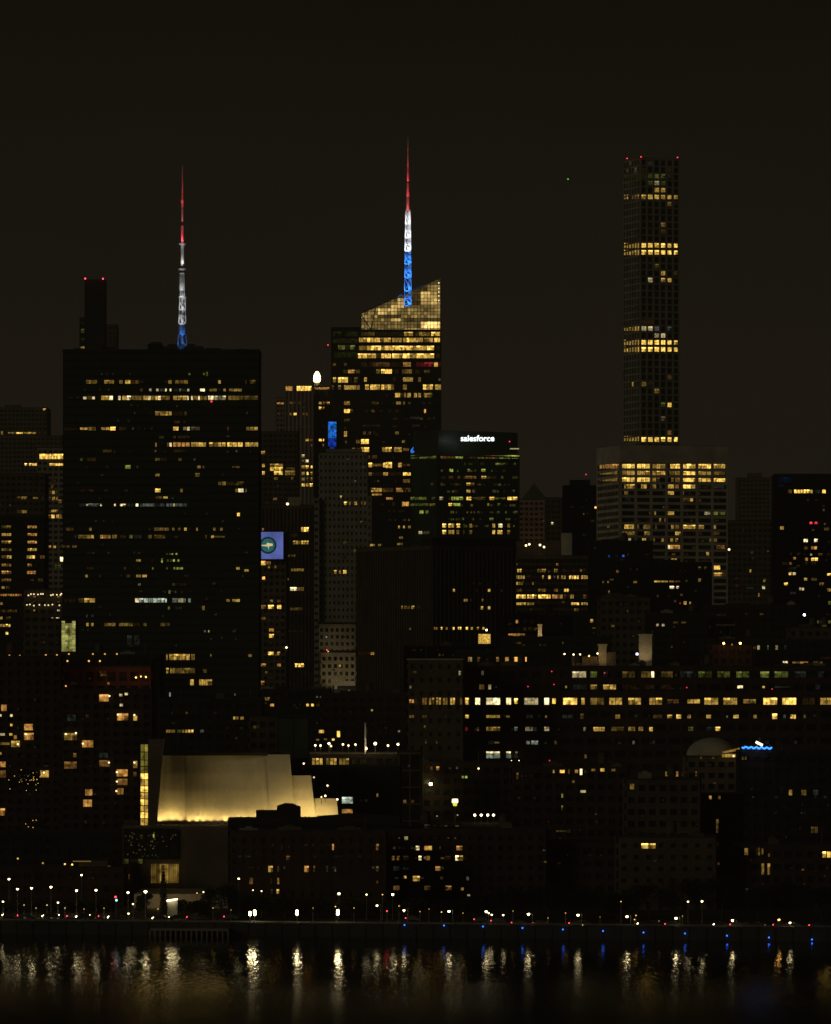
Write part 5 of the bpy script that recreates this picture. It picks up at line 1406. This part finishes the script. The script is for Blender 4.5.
# blue marker lights on the sea wall
BLUE = [(404.5, 925), (444, 925.5), (483, 926.5), (522.5, 928), (563, 929.5), (603, 931), (643.5, 932.5), (685, 933.5), (727, 935.7), (769, 937.5), (812, 939.5)]
pb = None
for i, (px, py) in enumerate(BLUE):
    x, y = shore_pt(px, -.6); z = Z(py, y)
    if pb is None:
        pb = thing('marker_light', '', 'marker light', (0, 0, 0)); mb = MB(); mb.ball((0, 0, 0), .19, 0); mb.build('lamp_glass', emit((.03, .16, 1), 4, sample='FRONT', vary=False), pb)
        mb = MB(); mb.box(-.1, .1, .15, .5, -.2, .2); mb.bar((0, .2, .22), (0, .4, .22), .1); mb.build('bracket', M['steel'], pb); o = pb
    else: o = copy_tree(pb)
    o.location = (x, y, z); o['group'] = 'blue marker lights on the sea wall'; o['label'] = 'small blue marker light on the sea wall, %s from the left' % nth(i + 1)
# traffic signal
tr = thing('traffic_light', 'traffic signal showing red and green at the lower left by the road', 'traffic light', (*shore_pt(116, 24), G))
x, y = shore_pt(116, 24); mb = MB(); mb.bar((x, y, G), (x, y, Z(901, y)), .1); mb.build('pole', M['steel'], tr)
mb = MB(); mb.box(X(114.7, y), X(117.4, y), y - .1, y + .3, Z(901.8, y), Z(895.5, y)); mb.build('signal_head', M['dark'], tr)
mb = MB(); mb.ball((X(115.6, y), y - .2, Z(897, y)), .3); mb.build('red_lens', emit('r', 4, vary=False), tr)
mb = MB(); mb.ball((X(116.5, y), y - .2, Z(900.2, y)), .3); mb.build('green_lens', emit('k', 3, vary=False), tr)
# lit bench canopy and kiosk near the trees
kx = thing('bus_shelter', 'small shelter with a slanted white lit roof edge among the riverside trees', 'shelter', (*shore_pt(173, 34), G))
x, y = shore_pt(173, 34); mb = MB(); a, b_ = X(167, y), X(177.5, y); mb.elev([(a, Z(901.6, y)), (b_, Z(899.6, y)), (b_, Z(898.6, y)), (a, Z(900, y))], y - 1, y + .6); mb.build('light_box', emit('w', 7, vary=False), kx)
mb = MB()
for q in (a + .2, b_ - .2): mb.bar((q, y, G), (q, y, Z(900, y)), .1)
mb.box(a, b_, y + .7, y + .8, G, Z(901, y)); mb.build('frame', M['steel'], kx)

# ---------------- cars
def make_car(front_hue_left, kind):
    root = thing('car', '', 'car', (0, 0, 0))
    prof = [(-2.2, .35), (-2.25, .8), (-2.0, 1.0), (-1.5, 1.08), (-.95, 1.5), (.55, 1.52), (1.15, 1.08), (2.0, .92), (2.25, .72), (2.25, .35)]
    mb = MB(); mb.elev(prof, -.85, .85); mb.build('body', M['carpaint'], root)
    mb = MB(); gl = [(-1.35, 1.1), (-.9, 1.43), (.5, 1.45), (.98, 1.1)]
    mb.elev(gl, -.862, .862); mb.build('side_window', M['glass'], root)
    for sx in (-1.4, 1.4):
        for sy in (-.86, .86):
            mb = MB(); mb.bar((sx, sy - .1, .33), (sx, sy + .1, .33), .33, 0, n=12); o = mb.build('wheel', M['rubber'], root)
            mb = MB(); mb.bar((sx, sy - .11, .33), (sx, sy + .11, .33), .18, 0, n=8); mb.build('rim', M['steel'], o)
    for sy in (-.68, .68):
        s_ = 1 if kind == 'head' else -1
        mb = MB(); mb.ball((2.16, sy - .06, .68), .26 if kind == 'head' else .1, 0, 6); mb.build('headlight', emit('w', 22 if kind == 'head' else .2, sample='FRONT' if kind == 'head' else 'NONE', vary=False), root)
        mb = MB(); mb.ball((-2.14, sy - .06, .8), .2 if kind == 'tail' else .1, 0, 6); mb.build('taillight', emit('r', 6 if kind == 'tail' else .3, sample='FRONT' if kind == 'tail' else 'NONE', vary=False), root)
    return root
CARS = [(3, 914, 'head'), (18.5, 915, 'tail'), (26, 915, 'head'), (43, 915.3, 'head'), (59, 916, 'head'), (68, 914, 'tail'), (76.5, 917, 'head'), (89.5, 916, 'head'), (99.5, 914, 'tail'), (108.5, 917, 'head'),
 (153, 918, 'head'), (169, 918, 'head'), (188, 917, 'tail'), (225, 917, 'tail'), (406.5, 918, 'tail'), (475, 919.5, 'tail'), (492, 921, 'tail'), (512.5, 924, 'tail'), (533.5, 924.5, 'tail'),
 (570, 926, 'tail'), (573.5, 927, 'head'), (638, 925.5, 'head'), (645, 926, 'tail'), (666, 925.5, 'tail'), (714, 930, 'head'), (727, 930, 'head'), (731, 928, 'tail'), (740, 930, 'tail'), (751, 929.5, 'tail'),
 (774, 931, 'tail'), (786, 932, 'tail'), (810, 932, 'tail')]
cp = {'head': None, 'tail': None}; rowd = {}
last = {}
for i, (px, py, kd) in enumerate(CARS):
    Yc = F * (ZC - G - .75) / (py - HY); x = X(px, Yc); d = min(34, max(10.5, Yc - shoreY(x)))
    lane = min((10.5, 14, 17.5, 21, 24.5, 28, 32), key=lambda q: abs(q - d) + (6 if last.get(q, -99) > px - 19 else 0)); last[lane] = px
    x, y = shore_pt(px, lane)
    if cp[kd] is None: cp[kd] = make_car(None, kd); o = cp[kd]
    else: o = copy_tree(cp[kd])
    sgn = 1                                               # light end towards the left of the picture, slightly turned to the river
    rz = shang + (math.pi - .0 if kd == 'head' else 0) + (.12 if kd == 'head' else -.12)
    end = 2.16 if kd == 'head' else -2.14
    lx = Vector((end, 0)); c_, s_ = math.cos(rz), math.sin(rz); off = Vector((c_ * end, s_ * end))
    o.location = (x - off.x, y - off.y + .6, G + .02); o.rotation_euler.z = rz; o['group'] = 'cars on the riverside road'
    o['label'] = 'dark car with glowing %s on the riverside road, %s car from the left' % ('white headlights' if kd == 'head' else 'red tail lights', nth(i + 1))

# ---------------- trees
def tree(px, ytop, wpx, d, label, kind='round', n=1500, group='riverside trees', mat='leaf', lights=False, zshift=0):
    n = int(n * 1.9)
    x, y = shore_pt(px, d); zt = Z(ytop, y); H = zt - G; R = wpx / 2 * y / F
    root = thing('conifer' if kind == 'cone' else 'tree', label, 'tree', (x, y, G), group)
    mb = MB(); mb.bar((0, 0, -.1), (0, 0, H * .45), .28, 0, .17, n=8)
    for k in range(6):
        a = rnd(0, 6.28); h0 = H * rnd(.25, .45); mb.bar((0, 0, h0), (math.cos(a) * R * .6, math.sin(a) * R * .6, h0 + H * rnd(.15, .35)), .1, 0, .04)
    mb.build('trunk', M['bark'], root).location = (0, 0, 0)
    mb = MB()
    if kind == 'cone': blobs = [(0, 0, H * t, max(.25, R * (1 - t) ** .6 * rnd(.8, 1.1)) * (1.15 if t < .9 else .7)) for t in [i / 16 for i in range(2, 17)]]
    else:
        blobs = [(rnd(-.72, .72) * R, rnd(-.6, .6) * R, 0, R * rnd(.25, .5)) for _ in range(11)]
        blobs = [(bx, by, H - br * rnd(.75, 1.3) - (abs(bx) / R) ** 2 * H * .25 if i else H - br, br) for i, (bx, by, _, br) in enumerate(blobs)]
        blobs += [(rnd(-.8, .8) * R, rnd(-.5, .5) * R, H * rnd(.3, .6), R * rnd(.3, .45)) for _ in range(6)]
    for _ in range(n):
        bx, by, bz, br = random.choice(blobs)
        v = Vector((random.gauss(0, 1), random.gauss(0, 1), random.gauss(0, 1))).normalized() * br * (random.random() ** .35) * rnd(.9, 1.12)
        c = Vector((bx, by, bz)) + Vector((v.x, v.y, v.z * .85)); 
        if c.z < 1.2 and kind != 'cone': continue
        a = Vector((random.gauss(0, 1), random.gauss(0, 1), random.gauss(0, 1))).normalized(); b2 = a.orthogonal().normalized(); s = rnd(.14, .3)
        mb.add([c - a * s, c + b2 * s * .6, c + a * s, c - b2 * s * .6], [(0, 1, 2, 3)])
    mb.build('crown', M[mat], root).location = (0, 0, 0)
    if lights:
        mb = MB()
        for _ in range(60):
            bx, by, bz, br = random.choice(blobs); v = Vector((random.gauss(0, 1), -abs(random.gauss(0, 1)), random.gauss(0, 1))).normalized() * br * 1.15
            mb.ball((bx + v.x, by + v.y, bz + v.z), .13, 0, 4)
        o = mb.build('string_lights', emit('y', 1.6, vary=False), root); o.location = (0, 0, 0); o['kind'] = 'stuff'
    return root
tree(163.5, 866, 9.5, 42, 'slim tall dark cypress in front of the lit podium wall', 'cone', 1300)
TR = [(8, 900, 30, 45), (40, 897, 34, 46), (70, 899, 30, 48), (100, 899, 34, 46), (146, 893, 20, 44), (182, 899, 30, 40), (200, 900, 26, 30), (221, 884, 44, 42), (252, 893, 44, 44), (285, 897, 40, 40), (318, 896, 38, 44), (352, 898, 40, 42),
      (386, 900, 34, 46), (415, 897, 34, 44), (448, 899, 36, 42), (478, 892, 40, 46), (512, 886, 46, 48), (548, 883, 52, 50), (585, 886, 50, 46), (618, 890, 40, 50), (650, 882, 50, 52), (686, 878, 50, 50), (722, 874, 50, 54), (758, 884, 48, 46), (790, 880, 46, 52), (822, 885, 44, 46)]
for i, (px, t, w, d) in enumerate(TR):
    tree(px, t, w, d, 'dark leafy riverside tree, %s round-crowned tree from the left' % nth(i + 1), n=int(900 + w * 26))
# tree in the courtyard, wrapped in fairy lights, standing on the apartment podium terrace
x, y = X(24, 1600), 1600
tr2 = tree(25, 768, 42, y - shoreY(x), 'tall tree wrapped in tiny yellow fairy lights before the left apartment block', n=3000, group=None, lights=True)

# distant aircraft light
ac = thing('helicopter', 'tiny aircraft showing one green light in the empty sky', 'aircraft', (X(568, 4700), 4700, Z(179, 4700)))
mb = MB(); mb.ball((0, 0, 0), 1.2, 0, 8); mb.bar((0, 0, .2), (6, 1, .8), .35, 0, .12); mb.build('body', M['dark'], ac).location = (0, 0, 0)
mb = MB(); mb.bar((-5, 0, 1.7), (5, 0, 1.7), .12); mb.bar((0, 0, 1), (0, 0, 1.8), .15); mb.build('rotor', M['dark'], ac).location = (0, 0, 0)
mb = MB(); mb.ball((0, -1.6, -.2), .8, 0, 6); mb.build('navigation_light', emit((.1, 1, .15), .8, vary=False), ac).location = (0, 0, 0)

# ---------------- night haze over the city
m, nt, out = newmat('night_haze'); pv = nt.nodes.new('ShaderNodeVolumePrincipled'); pv.inputs['Density'].default_value = HAZE
pv.inputs['Color'].default_value = (.9, .88, .82, 1); nt.links.new(pv.outputs[0], out.inputs['Volume'])
mb = MB(); mb.box(-6500, 6500, -400, 12500, -8, 560); mb.build('haze', m)['kind'] = 'stuff'
# ================================================================== WORLD, LIGHT, CAMERA
w = bpy.data.worlds.new('World'); sc.world = w; w.use_nodes = True; nt = w.node_tree; nt.nodes.clear(); N = nt.nodes; L = nt.links
out = N.new('ShaderNodeOutputWorld'); sky = N.new('ShaderNodeTexSky'); sky.sky_type = 'NISHITA'; sky.sun_disc = False; sky.sun_elevation = math.radians(-6); sky.sun_rotation = math.radians(200)
b1 = N.new('ShaderNodeBackground'); b1.inputs['Strength'].default_value = .01; L.new(sky.outputs[0], b1.inputs['Color'])
# light-polluted night air: warm, a little brighter towards the horizon
tc = N.new('ShaderNodeTexCoord'); sx = N.new('ShaderNodeSeparateXYZ'); L.new(tc.outputs['Generated'], sx.inputs[0])
mr = N.new('ShaderNodeMapRange'); mr.inputs['From Min'].default_value = 0; mr.inputs['From Max'].default_value = .14; mr.inputs['To Min'].default_value = 1.17; mr.inputs['To Max'].default_value = .40; L.new(sx.outputs['Z'], mr.inputs['Value'])
mpw = N.new('ShaderNodeMapping'); mpw.inputs['Scale'].default_value = (9, 9, 26); L.new(tc.outputs['Generated'], mpw.inputs[0])
nzw = N.new('ShaderNodeTexNoise'); nzw.inputs['Scale'].default_value = 1; nzw.inputs['Detail'].default_value = 3; L.new(mpw.outputs[0], nzw.inputs['Vector'])
mw = N.new('ShaderNodeMapRange'); mw.inputs['To Min'].default_value = .8; mw.inputs['To Max'].default_value = 1.2; L.new(nzw.outputs['Fac'], mw.inputs['Value'])
mm = N.new('ShaderNodeMath'); mm.operation = 'MULTIPLY'; L.new(mr.outputs[0], mm.inputs[0]); L.new(mw.outputs[0], mm.inputs[1]); mr = mm
b2 = N.new('ShaderNodeBackground'); b2.inputs['Color'].default_value = (.0122, .0095, .0058, 1); L.new(mr.outputs[0], b2.inputs['Strength'])
ad = N.new('ShaderNodeAddShader'); L.new(b1.outputs[0], ad.inputs[0]); L.new(b2.outputs[0], ad.inputs[1]); L.new(ad.outputs[0], out.inputs['Surface'])
sl = bpy.data.lights.new('city_glow', 'SUN'); sl.energy = .14; sl.angle = math.radians(20); sl.color = (1, .86, .58)
so = bpy.data.objects.new('city_glow', sl); COL.objects.link(so); so.rotation_euler = Vector((.75, .75, -.28)).to_track_quat('-Z', 'Y').to_euler()

cam = bpy.data.cameras.new('Camera'); co = bpy.data.objects.new('Camera', cam); COL.objects.link(co); sc.camera = co
co.location = (0, 0, ZC); co.rotation_euler = (math.pi / 2, 0, 0)
cam.sensor_fit = 'AUTO'; cam.sensor_width = 36; cam.lens = F * 36 / 1024; cam.shift_y = (HY - 512) / 1024; cam.clip_start = 1; cam.clip_end = 60000
sc.view_settings.view_transform = 'Standard'; sc.view_settings.look = 'None'; sc.view_settings.exposure = 0; sc.view_settings.gamma = 1
sc.cycles.filter_width = 1.55; sc.cycles.use_denoising = True; sc.cycles.use_adaptive_sampling = False; sc.cycles.light_sampling_threshold = 0
sc.cycles.volume_bounces = 0; sc.cycles.max_bounces = 3; sc.cycles.diffuse_bounces = 1; sc.cycles.glossy_bounces = 2; sc.cycles.sample_clamp_indirect = 3; sc.cycles.caustics_reflective = False
